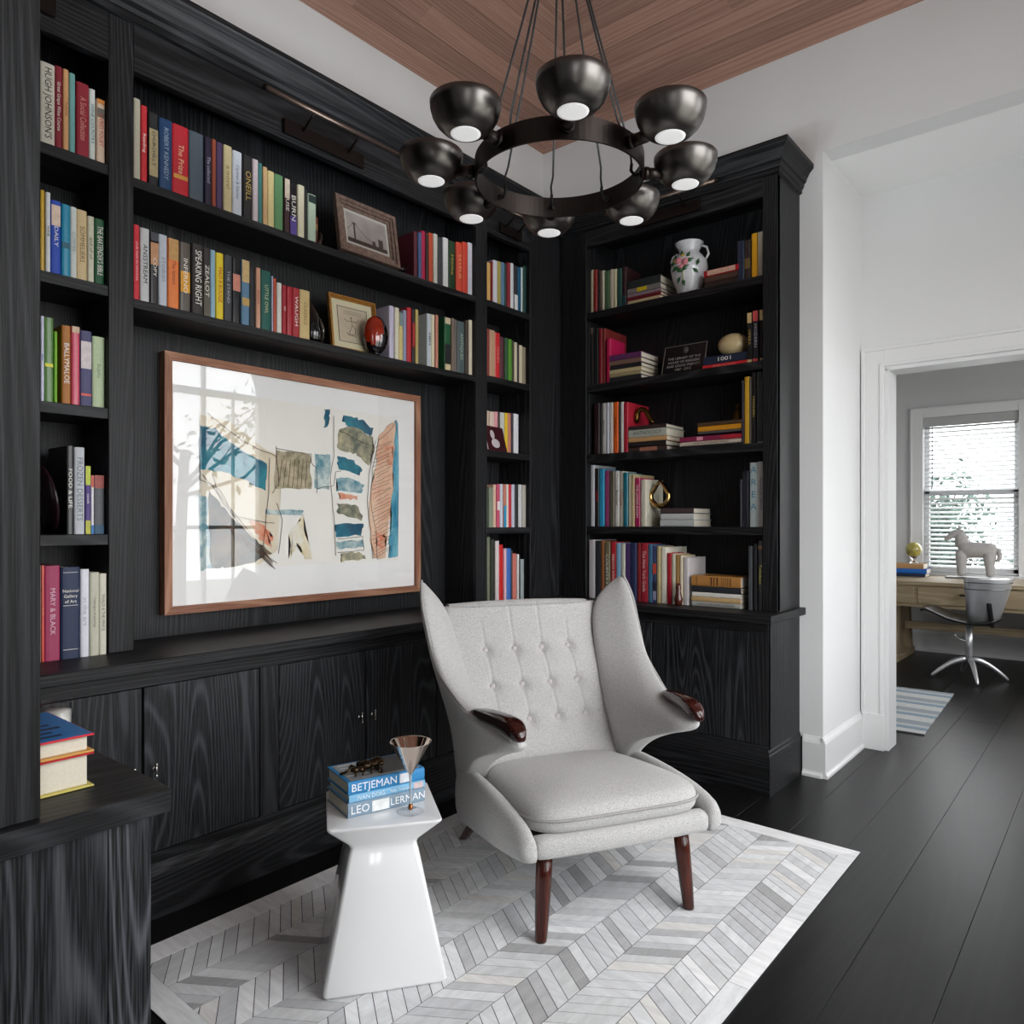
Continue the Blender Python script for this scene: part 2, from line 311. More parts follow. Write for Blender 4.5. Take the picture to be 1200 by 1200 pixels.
while z>WZ0+.035:
    if sm is None:
        g=MB(); L=(WX1-WX0)/2-.008; cx=(WX0+WX1)/2
        g.prism([(-L,-.019,-.0105),(-L,0,.001),(-L,.019,.0105),(-L,.019,.0127),(-L,0,.0032),(-L,-.019,-.0083)],(2*L,0,0)); so=g.build('slat',SLAT,bl); sm=so
    else: so=sm.copy(); COL.objects.link(so)
    so.location=(0,0,z-bl.location.z); z-=.0415
MB().box((WX0+.006,YF+.004,WZ0+.004),(WX1-.006,YF+.036,WZ0+.02)).build('bottom_rail',SLAT,bl,True)
g=MB()
for xx in (WX0+.13,(WX0+WX1)/2,WX1-.13): g.tube([(xx,YF+.0,WZ0+.01),(xx,YF+.0,WZ1-.08)],.0012,5)
g.build('ladder_cord',SLAT,bl,True)
MB().tube([(WX0+.075,YF-.008,WZ1-.09),(WX0+.075,YF-.008,ZM+.02)],.004,6).build('tilt_wand',mat('wand_grey',(90,92,96),.4),bl,True)
# ================================================================ black oak library
XF=-2.41; YFc=3.31          # faces of the upper cases (left run, right run)
XB=-2.256; YBs=3.184        # faces of the base mouldings
CT=.797; CB=.762            # worktop
XN=-2.626                   # back panel of the left run
SEAM=mat('shadow_gap_black',(6,6,6),.9)
def face_stile(par,axis,a,b,z0,z1,d=.05,name='stile'):
    """axis 'L': a..b along y on the left run; 'R': a..b along x on the right run"""
    if axis=='L': return bx(name,(XF-d,a,z0),(XF,b,z1),OZ,par,.002)
    return bx(name,(a,YFc,z0),(b,YFc+d,z1),OZ,par,.002)
ZT=2.905; ZO=2.63
lb=empty('bookcase',(XN+.1,1.8,CT),0,'tall black oak bookcase on the left wall, framing the big artwork','bookcase')
SY=[(.942,1.017),(2.612,2.692),(3.03,3.125)]
zr_=2.80
bx('back_panel',(XN-.02,.30,CT),(XN,3.3,ZT-.05),OZ,lb,0)
for a,b_ in SY:
    bx('stile',(XF-.03,a,CT),(XF,b_,zr_),OZ,lb,.002)
for a,b_ in ((.945,.975),(2.655,2.69),(3.03,3.06)): bx('partition',(XN,a,CT),(XF-.03,b_,zr_),OZ,lb,.001)
bx('partition',(XN,.985,CT),(XF-.03,1.014,zr_),OZ,lb,.001); bx('partition',(XN,2.615,CT),(XF-.03,2.645,zr_),OZ,lb,.001)
for a,b_ in ((.30,.942),(1.017,2.612),(2.692,3.03)):
    bx('header',(XF-.03,a,ZO),(XF,b_,zr_),OY,lb,.001)
bx('top_board',(XN,.30,ZO+.1),(XF-.03,3.3,ZO+.12),OY,lb,0)
bx('frieze',(XF-.03,.30,zr_+.001),(XF+.004,3.29,ZT-.045),OY,lb,.002)
def shelf(par,a,b_,zt,th,sag=0):
    g=MB(); n=10 if sag else 1; R_=[]
    for i in range(n+1):
        y=a+(b_-a)*i/n; s=-sag*math.sin(math.pi*i/n)
        R_.append([(XN,y,zt-th+s),(XF-.006,y,zt-th+s),(XF-.004,y,zt-th+.002+s),(XF-.004,y,zt-.002+s),(XF-.006,y,zt+s),(XN,y,zt+s)])
    return g.loft(R_,False).build('shelf',OY,par,True)
ZL=[2.308,1.934,1.555,1.166]; ZCN=[2.296,1.912]; ZS=[2.300,1.928,1.560,1.178]; ZR=[2.335,1.945,1.569,1.182]
for z in ZL: shelf(lb,.30,.944,z,.034)
for z in ZCN: shelf(lb,1.014,2.615,z,.030,.006)
for z in ZS: shelf(lb,2.69,3.032,z,.032)
# corner fillers between the two runs
g=MB().box((XF-.03,3.131,CT),(XF-.006,3.31,zr_)).box((XF-.006,3.30,CT),(XF-.03,3.34,zr_)); g.build('corner_panel',OZ,lb,True,bev=.001)
# crown moulding profile: (projection from case face, height)
CR=[(0,ZT-.13),(.012,ZT-.125),(.012,ZT-.108),(.018,ZT-.104),(.022,ZT-.09),(.022,ZT-.084),(.03,ZT-.078),(.036,ZT-.06),(.048,ZT-.038),(.062,ZT-.024),(.066,ZT-.018),(.066,ZT),(0,ZT)]
XSd=-1.208
def crown(par,path):
    rings=[]
    for (px,py,nx,ny) in path: rings.append([(px+nx*p,py+ny*p,z) for p,z in CR])
    return MB().loft(rings,False).build('crown_moulding',OY,par,True)
crown(lb,[(XF,.30,1,0),(XF,YFc,1,-1)])
MB().box((XN,.30,ZT-.02),(XF+.001,YFc-.003,ZT)).build('cap_board',OY,lb,True)
# right run
rb=empty('bookcase',(-1.8,YR-.15,CT),0,'black oak bookcase on the right wall beside the white opening','bookcase')
YBk=YR-.012
bx('back_panel',(XF,YBk-.012,CT),(XSd-.02,YBk,ZT-.03),OZ,rb,0)
bx('side_panel',(XSd-.022,YFc+.001,CT),(XSd,YR-.001,ZT-.05),OZ,rb,.001)
SXr=[(XF+.001,-2.352),(-2.346,-2.245),(-1.277,XSd)]
for i,(a,b_) in enumerate(SXr): bx('stile',(a,YFc+(.006 if i==0 else 0),CT),(b_,YFc+.03,ZT-.10),OZ,rb,.002)
bx('partition',(-2.27,YFc+.03,CT),(-2.245,YBk-.012,ZT-.1),OZ,rb,.001); bx('partition',(-1.277,YFc+.03,CT),(-1.23,YBk-.012,ZT-.1),OZ,rb,.001)
bx('header',(-2.245,YFc,2.69),(-1.277,YFc+.03,ZT-.10),OX,rb,.001)
bx('top_board',(-2.245,YFc+.03,2.75),(-1.277,YBk-.012,2.77),OX,rb,0)
bx('frieze',(XF+.006,YFc-.004,ZT-.125),(XSd+.004,YFc+.03,ZT-.045),OX,rb,.001)
for z in ZR: bx('shelf',(-2.245,YFc+.004,z-.038),(-1.277,YBk-.012,z),OX,rb,.001)
rings=[]
for (px,py,nx,ny) in ((XF,YFc,1,-1),(XSd,YFc,1,-1),(XSd,YR-.001,1,0)): rings.append([(px+nx*p,py+ny*p,z) for p,z in CR])
MB().loft(rings,False).build('crown_moulding',OX,rb,True)
MB().box((XF,YFc-.001,ZT-.02),(XSd,YR-.001,ZT)).build('cap_board',OX,rb,True)
# base cabinets ---------------------------------------------------
def knob(par,x,y,z,n):
    """small nickel T pull: plate, stem, bar; n = outward normal"""
    n=Vector(n); p=Vector((x,y,z)); g=MB()
    u=Vector((-n.y,n.x,0))
    g.tube([p,p+n*.018],.0035,8); g.tube([p+n*.018+Vector((0,0,-.016)),p+n*.018+Vector((0,0,.016))],.0035,8)
    g.sphere(p+n*.018+Vector((0,0,.017)),.0055,n=8,m=6); g.sphere(p+n*.018+Vector((0,0,-.017)),.0055,n=8,m=6); g.tube([p,p+n*.003],.008,12)
    return g.build('knob',NICK,par,True)
lc=empty('base_cabinet',(XB-.2,1.9,0),0,'long low black oak cabinet with grained doors below the artwork','cabinet')
XC=XB-.016
bx('carcass',(XL+.001,.56,.08),(XC-.022,YBs+.04,CB-.002),SEAM,lc,0)
bx('top_rail',(XC-.022,.56,.706),(XC,3.2,CB-.001),OY,lc,.001)
bx('bottom_rail',(XC-.022,.56,.15),(XC,3.2,.196),OY,lc,.001)
doors=[(.60,.984,1),(.988,1.374,-1),(1.449,1.829,1),(1.833,2.213,-1),(2.29,2.66,1),(2.664,3.04,-1)]
for a,b_ in ((.56,.598),(1.376,1.447),(2.215,2.288),(3.042,3.19)): bx('stile',(XC-.022,a,.196),(XC,b_,.706),OZ,lc,.001)
for a,b_,s in doors:
    d=bx('door',(XC-.021,a+.0015,.1985),(XC-.001,b_-.0015,.7035),OZD,lc,.0015)
    knob(d,XC-.001,(b_-.03) if s>0 else (a+.03),.452,(1,0,0))
def base_mould(par,rings,m):
    return MB().loft(rings,False).build('base_moulding',m,par,True)
BP=[(-.03,0),(0,0),(0,.13),(-.002,.138),(-.006,.142),(-.008,.15),(-.012,.156),(-.014,.165),(-.03,.165)]
base_mould(lc,[[(XB+p,.56,z) for p,z in BP],[(XB+p,YBs-.0+0,z) for p,z in BP]],OY)
rc=empty('base_cabinet',(-1.75,YR-.2,0),0,'black oak base cabinet with a tall moulded plinth under the right bookcase','cabinet')
YC=YBs+.016; XS2=-1.196-.012
bx('carcass',(XC-.02,YC+.022,.08),(XS2-.024,YR-.001,CB-.002),SEAM,rc,0)
bx('side_panel',(XS2-.022,YC+.001,.16),(XS2,YR-.001,CB-.002),OZ,rc,.001)
bx('top_rail',(XC+.001,YC,.716),(XS2,YC+.022,CB-.001),OX,rc,.001); bx('bottom_rail',(XC+.001,YC,.155),(XS2,YC+.022,.216),OX,rc,.001)
for a,b_ in ((XC+.001,-2.24),(-1.29,XS2)): bx('stile',(a,YC,.216),(b_,YC+.022,.716),OZ,rc,.001)
for a,b_,s in ((-2.238,-1.784,1),(-1.780,-1.292,-1)):
    d=bx('door',(a+.0015,YC+.001,.2185),(b_-.0015,YC+.021,.7135),OZD,rc,.0015); knob(d,(b_-.035) if s>0 else (a+.033),YC+.001,.448,(0,-1,0))
x1=-1.196
rings=[]
for (px,py,nx,ny) in ((XB+.0,YBs,0,-1),(x1,YBs,1,-1),(x1,YR-.001,1,0)):
    rings.append([(px+nx*p*1.0,py+ny*p,z*1.28) for p,z in BP])
base_mould(rc,rings,OX)
# worktops
wt=bx('worktop',(XN+.0005,.557,CB),(-2.20,YR-.3,CT),OY,None,.003,False); tag(wt,'continuous black oak worktop running below the artwork along the left wall','worktop')
wt2=bx('worktop',(-2.1985,YBs-.03,CB),(-1.178,YR-.002,CT),OX,None,.003,False); tag(wt2,'short black oak worktop under the right bookcase','worktop')
# near return unit at the left edge of the picture
nb=empty('bookcase',(-1.8,.2,CT),0,'near black oak bookcase whose end panel fills the left edge','bookcase')
NY=.377; NT=.775
bx('side_panel',(-1.225,-.068,NT),(-1.2,NY-.095,ZT),OZ,nb,0)
bx('stile',(-1.26,NY-.094,NT),(-1.2,NY,ZT),OZ,nb,.0015)
bx('stile',(-2.34,NY-.03,NT),(-2.28,NY,ZT),OZ,nb,.0015)
bx('header',(-2.28,NY-.03,ZO),(-1.26,NY,ZT),OX,nb,.001)
bx('back_panel',(-2.36,-.068,NT),(-1.225,-.05,ZT),OZ,nb,0)
for z in (2.3,1.93,1.56,1.17): bx('shelf',(-2.3,-.05,z-.03),(-1.226,NY-.006,z),OX,nb,.001)
nc=empty('base_cabinet',(-1.7,.3,0),0,'near black oak base cabinet projecting at the lower left corner','cabinet')
NE=.533
bx('carcass',(-2.2,-.068,.06),(-1.226,NE-.024,.735),SEAM,nc,0)
bx('side_panel',(-1.222,-.066,0),(-1.2005,.468,.737),OZN,nc,.0008)
bx('corner_stile',(-1.225,.4688,0),(-1.2,NE,.737),OZN,nc,.0008)
bx('front_panel',(-2.2,NE-.023,.001),(-1.2255,NE-.002,.737),OZD,nc,.001)
wt3=MB().box((-2.255,-.069,.7375),(-1.178,.5555,NT),.0012).build('worktop',OY); tag(wt3,'near black oak worktop with books on it at the lower left','worktop')
# picture lights on the headers
def picture_light(c,L,axis,label):
    t=empty('picture_light',c,0 if axis=='y' else R(-90),label,'wall light','picture lights along the bookcase tops')
    # local: x outwards, y along
    m=mat('oiled_bronze',(38,30,27),.4,.8)
    MB().box((0,-L*.30,-.065),(.012,L*.30,-.01),.002).build('back_plate',m,t)
    for s in (-1,1): MB().tube([(.01,s*L*.17,-.03),(.06,s*L*.17,.0),(.085,s*L*.17,.012)],.0045,8).build('arm',m,t)
    MB().tube([(.09,-L/2,.012),(.09,L/2,.012)],.009,12).build('lamp_tube',mat('aged_tube',(120,105,96),.35,.85),t)
    for s in (-1,1): MB().tube([(.09,s*L/2-s*.0,.012),(.09,s*(L/2+.008),.012)],.0115,12).build('end_cap',m,t)
picture_light((XF+.005,1.735,2.715),.62,'y','long slim bronze picture light above the big artwork')
picture_light((XF+.005,.66,2.74),.44,'y','slim bronze picture light over the left bay, cut by the frame edge')
picture_light((XF+.005,2.86,2.715),.28,'y','short bronze picture light over the narrow corner bay')
picture_light((-1.76,YFc-.005,2.775),.60,'x','slim bronze picture light on the right bookcase header')
BOOKS=[
('L',-2.43,2.308,'top shelf,left bay',[(0.747,0.763,0.245,(90,90,95),'grey',{}),(0.764,0.804,0.243,(208,203,188),'cream',{'t': "HUGH JOHNSON'S",'tc': (20,20,22),'tw': 0.5}),(0.804,0.825,0.248,(135,22,42),'crimson',{'t': 'Great Grape Wine Course','tc': (235,232,222)}),(0.826,0.843,0.248,(222,168,118),'peach',{'t': 'NAPA','tc': (170,120,80)}),(0.844,0.862,0.245,(115,172,168),'pale teal',{}),(0.863,0.9,0.227,(148,24,44),'wide dark red',{'t': 'A Social Collection','tc': (220,150,140)}),(0.901,0.92,0.223,(222,228,224),'white',{'t': 'WINE COUNTRY','tc': (30,130,130)}),(0.922,0.947,0.199,(232,205,180),'cream and orange',{'t': 'LIVRES FOUET','tc': (200,60,40),'p': [(0.93,1,(220,140,60)),(0.72,0.86,(120,110,100))]})]),
('L',-2.43,1.934,'second shelf,left bay',[(0.747,0.763,0.238,(80,80,85),'grey',{}),(0.764,0.777,0.24,(198,160,38),'mustard',{}),(0.778,0.792,0.237,(222,224,226),'thin white',{'t': 'WINE','tc': (20,20,22)}),(0.792,0.821,0.219,(30,72,180),'bright blue',{'p': [(0.66,0.94,(225,200,180))],'t': 'DAILY','tc': (235,232,222),'tw': 0.4}),(0.822,0.848,0.217,(26,138,172),'turquoise',{'p': [(0.4,0.48,(20,90,110))]}),(0.848,0.867,0.217,(210,216,212),'silver grey',{'t': 'COFFEE','tc': (150,160,160)}),(0.867,0.898,0.216,(212,188,142),'tan',{'t': 'SOMMELIERS','tc': (120,95,60),'tw': 0.5}),(0.899,0.919,0.205,(205,203,180),'stone',{'t': 'and of oil','tc': (90,80,60)}),(0.92,0.95,0.204,(24,88,50),'dark green',{'t': "THE BARTENDER'S BIBLE",'tc': (235,232,222),'tw': 0.6})]),
('L',-2.43,1.555,'third shelf,left bay',[(0.764,0.774,0.25,(210,212,232),'pale lilac',{'t': 'Atlas','tc': (30,90,180)}),(0.775,0.8,0.25,(86,128,62),'moss green',{'p': [(0.42,0.46,(225,220,40))]}),(0.8,0.81,0.212,(120,182,40),'thin lime green',{'dd': 0.03}),(0.82,0.845,0.235,(176,112,44),'amber brown',{'t': 'BALLYMALOE','tc': (235,232,222),'tw': 0.6}),(0.846,0.87,0.237,(208,72,98),'rose pink',{'p': [(0.92,1,(210,180,150))]}),(0.871,0.905,0.23,(72,70,112),'navy dotted',{'p': [(0.5,0.86,(215,205,205)),(0.14,0.17,(220,90,70))]}),(0.906,0.942,0.219,(190,206,166),'pale green',{'t': 'Sushi','tc': (120,140,110),'tw': 0.3})]),
('L',-2.43,1.166,'fourth shelf,left bay',[(0.834,0.854,0.266,(18,18,20),'black',{'t': 'FOOD & LIFE','tc': (235,232,222),'tw': 0.6}),(0.855,0.886,0.263,(196,200,206),'silver',{'t': 'FROZEN DESSERTS','tc': (120,125,135),'tw': 0.6}),(0.888,0.905,0.208,(84,66,132),'purple',{'p': [(0.72,1,(190,200,50)),(0,0.2,(190,190,60))],'t': 'cook','tc': (235,232,222)}),(0.905,0.915,0.18,(226,222,226),'thin white',{'p': [(0.8,1,(210,90,70)),(0,0.15,(30,120,190))]}),(0.915,0.948,0.181,(92,94,98),'grey',{'p': [(0.78,1,(160,70,60)),(0,0.16,(30,80,110))]})]),
('L',-2.405,0.797,'counter,left bay',[(0.743,0.758,0.28,(160,150,140),'beige',{}),(0.758,0.766,0.28,(214,82,60),'thin orange red',{'t': 'Bradley','tc': (230,170,120)}),(0.767,0.808,0.278,(164,52,92),'raspberry',{'t': 'MARY & BLACK','tc': (220,180,200),'tw': 0.35}),(0.809,0.86,0.272,(26,42,76),'wide navy',{'h3': ('National','Gallery','of Art'),'tc': (235,232,222)}),(0.861,0.886,0.264,(222,222,230),'white',{'t': 'in the art','tc': (170,170,185)}),(0.888,0.914,0.253,(198,196,176),'grey cream',{'t': 'Catalogue of paintings','tc': (120,115,100),'tw': 0.3}),(0.915,0.936,0.248,(214,210,192),'ivory',{'t': 'VIVALDI & THE VENICE','tc': (80,75,65),'tw': 0.4})]),
('L',-2.43,2.296,'top shelf over artwork',[(1.027,1.049,0.264,(188,184,164),'grey cream',{}),(1.05,1.07,0.251,(205,40,50),'slim scarlet',{'t': 'Reading','tc': (235,232,222)}),(1.073,1.105,0.239,(26,26,28),'black',{'p': [(0.14,0.78,(176,160,120))],'t': "CHURCHILL'S",'tc': (20,20,22),'tw': 0.35}),(1.107,1.15,0.235,(34,68,108),'blue',{'t': 'ROBERT KENNEDY','tc': (160,180,200),'tw': 0.35}),(1.152,1.207,0.236,(190,24,40),'wide red',{'t': 'The Prize','tc': (230,190,150),'tw': 0.35,'p': [(0.24,0.3,(210,150,60))]}),(1.209,1.26,0.236,(74,86,98),'wide slate blue',{}),(1.263,1.288,0.235,(44,40,60),'dark navy',{'t': 'The collected','tc': (180,180,200)}),(1.289,1.305,0.237,(150,70,44),'rust brown',{}),(1.306,1.33,0.235,(70,50,90),'purple',{}),(1.331,1.363,0.234,(204,190,146),'buff',{'t': 'a novel','tc': (140,120,70)}),(1.365,1.401,0.228,(204,210,220),'pale blue white',{'t': 'Carmen & Stanley','tc': (110,120,140),'tw': 0.35}),(1.405,1.441,0.228,(24,24,26),'black',{'t': 'ONEILL','tc': (200,170,90),'tw': 0.6}),(1.444,1.467,0.227,(214,200,204),'pinkish white',{}),(1.467,1.483,0.221,(60,128,124),'thin teal',{}),(1.485,1.504,0.214,(214,176,126),'peach',{}),(1.505,1.532,0.207,(224,208,150),'pale yellow',{}),(1.534,1.571,0.207,(96,146,98),'leaf green',{}),(1.573,1.597,0.202,(60,30,34),'dark maroon',{'p': [(0.64,1,(214,200,180))],'t': 'USE','tc': (235,232,222),'tw': 0.6}),(1.598,1.63,0.196,(28,26,32),'black and violet',{'p': [(0,0.36,(88,70,150))],'t': 'BURN','tc': (235,232,222),'tw': 0.6}),(1.632,1.662,0.2,(220,214,186),'ivory',{}),(1.664,1.678,0.193,(40,42,40),'thin charcoal',{}),(1.681,1.718,0.184,(184,204,182),'pale green',{'p': [(0.82,0.98,(30,50,50))]})]),
('L',-2.43,2.296,'right half,top shelf over artwork',[(2.231,2.254,0.203,(88,32,42),'marbled burgundy',{'d': 0.24,'p': []}),(2.257,2.278,0.206,(70,92,132),'slim blue',{}),(2.281,2.307,0.222,(172,40,78),'magenta',{}),(2.309,2.328,0.214,(60,40,34),'dark brown',{}),(2.33,2.356,0.226,(190,76,46),'orange red',{}),(2.358,2.384,0.229,(200,200,190),'off white',{}),(2.387,2.42,0.223,(58,60,64),'charcoal',{}),(2.422,2.457,0.23,(214,214,214),'white',{}),(2.46,2.511,0.229,(38,64,40),'dark green',{'t': 'Home','tc': (200,170,90),'tw': 0.4}),(2.514,2.557,0.235,(206,72,50),'vermilion',{'t': 'SAVEUR','tc': (240,170,120),'tw': 0.5}),(2.559,2.597,0.248,(202,66,46),'second vermilion',{}),(2.599,2.631,0.256,(204,204,214),'pale lilac white',{})]),
('L',-2.43,1.912,'lower shelf over artwork',[(1.025,1.044,0.242,(206,36,52),'bright red',{'t': 'OUR MAN IN HAVANA','tc': (240,190,190),'tw': 0.4}),(1.047,1.076,0.239,(198,200,200),'light grey',{'t': 'ANSSTREAM','tc': (20,20,22),'tw': 0.5}),(1.077,1.106,0.234,(34,30,34),'dark photographic',{'p': [(0.55,0.88,(190,140,100)),(0.86,1,(60,60,70))],'t': 'COPY','tc': (235,232,222),'tw': 0.4}),(1.107,1.135,0.237,(190,196,206),'silver blue',{'t': 'STORIES','tc': (140,145,160),'tw': 0.4}),(1.137,1.174,0.233,(232,128,62),'bright orange',{'p': [(0.7,1,(196,150,90))],'t': 'The letters','tc': (150,60,30),'tw': 0.35}),(1.176,1.213,0.232,(96,88,80),'grey brown',{'p': [(0.28,0.58,(226,160,30))],'t': 'INFERNO','tc': (235,232,222),'tw': 0.4}),(1.216,1.258,0.238,(42,34,34),'wide dark brown',{'t': 'SPEAKING RIGHT','tc': (235,232,222),'tw': 0.55}),(1.259,1.284,0.236,(50,40,38),'brown black',{'t': 'ZEALOT','tc': (235,232,222),'tw': 0.6,'p': [(0.0,0.5,(90,84,70))]}),(1.285,1.303,0.236,(150,186,206),'light blue',{}),(1.304,1.332,0.232,(234,206,40),'yellow',{'t': 'MAO II ROUGE','tc': (190,50,30),'tw': 0.5}),(1.334,1.365,0.233,(58,64,66),'charcoal',{'t': 'THE STAND','tc': (170,180,190),'tw': 0.35}),(1.366,1.398,0.23,(24,24,28),'black',{'p': [(0.5,0.76,(214,140,120))]}),(1.4,1.432,0.233,(92,130,160),'blue and tan',{'p': [(0.66,1,(206,176,120)),(0.3,0.42,(196,160,90))]}),(1.433,1.456,0.219,(24,26,30),'slim black',{}),(1.458,1.477,0.22,(208,158,130),'salmon',{'t': 'stories','tc': (170,60,60)}),(1.479,1.52,0.218,(14,90,80),'emerald green',{'t': 'LITTLE OWL','tc': (200,200,150),'tw': 0.35}),(1.521,1.528,0.205,(178,190,214),'very thin lilac',{}),(1.529,1.542,0.199,(190,80,50),'thin orange',{}),(1.544,1.565,0.187,(220,220,210),'white',{}),(1.566,1.584,0.183,(164,34,46),'dark red',{'t': 'W','tc': (235,232,222)}),(1.585,1.61,0.183,(172,38,50),'plain red',{}),(1.611,1.641,0.185,(166,34,46),'red lettered',{'t': 'WAUGH','tc': (235,232,222),'tw': 0.5}),(1.643,1.688,0.186,(206,180,124),'gold',{'t': 'CLASSICS','tc': (140,110,60),'tw': 0.35})]),
('L',-2.43,1.912,'right half,lower shelf over artwork',[(2.09,2.119,0.225,(196,190,212),'lavender white',{'d': 0.22}),(2.121,2.146,0.223,(218,212,190),'cream',{}),(2.147,2.17,0.207,(214,196,126),'pale yellow',{'p': [(0.72,1,(120,140,140))]}),(2.173,2.194,0.223,(148,152,176),'blue grey',{}),(2.196,2.224,0.24,(190,40,50),'red',{}),(2.226,2.245,0.237,(44,30,32),'thin black and red',{'p': [(0.3,0.75,(170,40,40))]}),(2.247,2.265,0.24,(190,170,100),'slim gold patterned',{}),(2.321,2.35,0.239,(190,198,204),'large pale grey',{'d': 0.22,'t': 'MEN','tc': (20,20,22)}),(2.352,2.374,0.241,(216,206,176),'cream white',{}),(2.376,2.394,0.243,(196,130,110),'salmon tan',{}),(2.439,2.482,0.247,(24,88,50),'large green and black',{'d': 0.22,'p': [(0.88,1,(206,190,160)),(0,0.12,(206,190,150)),(0.12,0.5,(26,24,24))]}),(2.485,2.504,0.251,(120,104,90),'taupe',{}),(2.506,2.527,0.249,(100,92,88),'grey brown',{}),(2.531,2.584,0.248,(74,88,90),'grey green',{'t': 'ANTIQUES','tc': (170,190,170),'tw': 0.35}),(2.586,2.609,0.258,(64,52,44),'dark brown',{}),(2.612,2.636,0.268,(214,204,180),'ivory',{})]),
('L',-2.43,2.3,'top shelf,corner bay',[(2.714,2.75,0.195,(214,170,100),'tan',{}),(2.752,2.765,0.206,(136,36,40),'thin dark red',{}),(2.767,2.801,0.218,(214,212,222),'white',{}),(2.803,2.831,0.221,(164,154,76),'olive',{}),(2.834,2.866,0.225,(92,126,156),'steel blue',{}),(2.868,2.881,0.226,(60,80,70),'thin dark green',{}),(2.883,2.908,0.234,(140,30,44),'dark red',{}),(2.911,2.937,0.239,(214,216,220),'second white',{}),(2.94,2.973,0.234,(58,58,64),'charcoal',{'p': [(0,0.36,(220,220,220))]}),(2.976,3.003,0.233,(20,86,120),'deep blue',{}),(3.005,3.021,0.239,(200,214,214),'thin white',{}),(3.023,3.05,0.252,(44,74,70),'dark green',{})]),
('L',-2.43,1.928,'second shelf,corner bay',[(2.714,2.735,0.235,(132,50,46),'brick red',{}),(2.737,2.781,0.234,(190,150,120),'tan',{}),(2.784,2.824,0.23,(200,48,50),'red',{'t': 'SERIES','tc': (240,150,140),'tw': 0.4}),(2.827,2.86,0.217,(84,42,52),'maroon',{}),(2.863,2.889,0.217,(46,86,52),'dark green',{}),(2.892,2.92,0.216,(90,150,50),'bright green',{}),(2.922,2.94,0.213,(60,58,40),'thin olive black',{}),(2.942,2.965,0.208,(206,196,170),'cream',{}),(2.968,2.987,0.204,(50,46,44),'thin black',{}),(2.99,3.016,0.202,(204,194,166),'ivory',{}),(3.018,3.05,0.198,(140,130,106),'khaki',{})]),
('L',-2.475,1.56,'third shelf,corner bay',[(2.766,2.781,0.208,(200,180,160),'thin beige',{}),(2.787,2.823,0.206,(214,190,176),'cream pink',{}),(2.825,2.853,0.21,(216,150,156),'pink',{}),(2.855,2.867,0.21,(40,34,36),'thin black',{}),(2.869,2.904,0.211,(196,198,190),'pale grey',{}),(2.907,2.931,0.213,(226,190,40),'yellow',{}),(2.934,2.959,0.215,(200,130,110),'salmon',{}),(2.961,2.976,0.218,(50,44,60),'thin dark',{}),(2.979,3.017,0.216,(222,222,224),'white',{})]),
('L',-2.43,1.178,'fourth shelf,corner bay',[(2.714,2.732,0.202,(56,70,50),'thin dark green',{}),(2.735,2.768,0.198,(130,140,120),'grey green',{}),(2.771,2.794,0.215,(216,180,156),'peach',{}),(2.797,2.823,0.218,(200,80,110),'pink patterned',{'p': [(0.4,0.6,(230,220,220))]}),(2.826,2.85,0.22,(200,204,214),'pale blue grey',{}),(2.852,2.873,0.22,(196,120,100),'salmon',{'p': [(0.0,0.5,(30,150,200))]}),(2.875,2.892,0.22,(220,214,200),'thin cream',{}),(2.894,2.922,0.221,(196,46,60),'red',{}),(2.924,2.948,0.221,(196,198,216),'lilac',{}),(2.951,2.982,0.222,(50,52,56),'charcoal',{}),(2.985,3.013,0.223,(206,206,206),'light grey',{}),(3.016,3.049,0.222,(176,170,160),'stone',{})]),
('L',-2.405,0.797,'counter,corner bay',[(2.684,2.708,0.334,(112,118,96),'olive grey',{}),(2.712,2.741,0.321,(44,46,38),'dark olive',{}),(2.746,2.774,0.314,(214,200,200),'pinkish white',{}),(2.777,2.808,0.294,(200,40,40),'red',{}),(2.811,2.83,0.274,(222,180,190),'thin pink',{}),(2.832,2.867,0.274,(60,110,186),'blue',{}),(2.869,2.881,0.264,(50,40,40),'thin dark',{}),(2.883,2.916,0.247,(202,112,100),'salmon',{}),(2.919,2.933,0.243,(216,214,210),'thin white',{}),(2.935,2.95,0.238,(30,34,34),'thin black',{}),(2.952,2.981,0.215,(150,160,160),'silver grey',{})]),
('R',3.345,2.335,'top shelf,right bookcase',[(-2.262,-2.241,0.242,(196,184,156),'cream',{}),(-2.239,-2.215,0.237,(150,50,46),'red',{}),(-2.213,-2.199,0.232,(34,24,26),'thin black',{}),(-2.197,-2.182,0.224,(120,104,92),'thin taupe',{}),(-2.181,-2.167,0.223,(220,214,190),'thin ivory',{}),(-2.165,-2.131,0.216,(76,108,74),'sage green',{}),(-2.128,-2.105,0.217,(190,178,160),'pale mottled',{}),(-2.103,-2.084,0.215,(214,208,170),'pale cream',{}),(-2.082,-2.049,0.212,(34,76,68),'dark teal',{}),(-2.045,-2.02,0.214,(50,22,24),'dark maroon',{'p': [(0,0.3,(30,70,80))]})]),
('R',3.345,2.335,'top shelf end,right bookcase',[(-1.412,-1.38,0.194,(34,46,70),'navy',{}),(-1.379,-1.35,0.19,(48,34,30),'dark brown',{'p': [(0.3,0.55,(110,90,50))]}),(-1.344,-1.317,0.212,(228,166,20),'golden yellow',{}),(-1.316,-1.291,0.213,(206,200,180),'ivory',{})]),
('R',3.345,1.945,'second shelf,right bookcase',[(-2.261,-2.241,0.316,(40,36,34),'slim black',{'p': [(0.9,1,(120,100,90))]}),(-2.239,-2.203,0.311,(22,24,26),'black',{}),(-2.197,-2.172,0.304,(130,24,34),'dark red',{}),(-2.17,-2.149,0.3,(124,40,36),'brick red',{'d': 0.22})]),
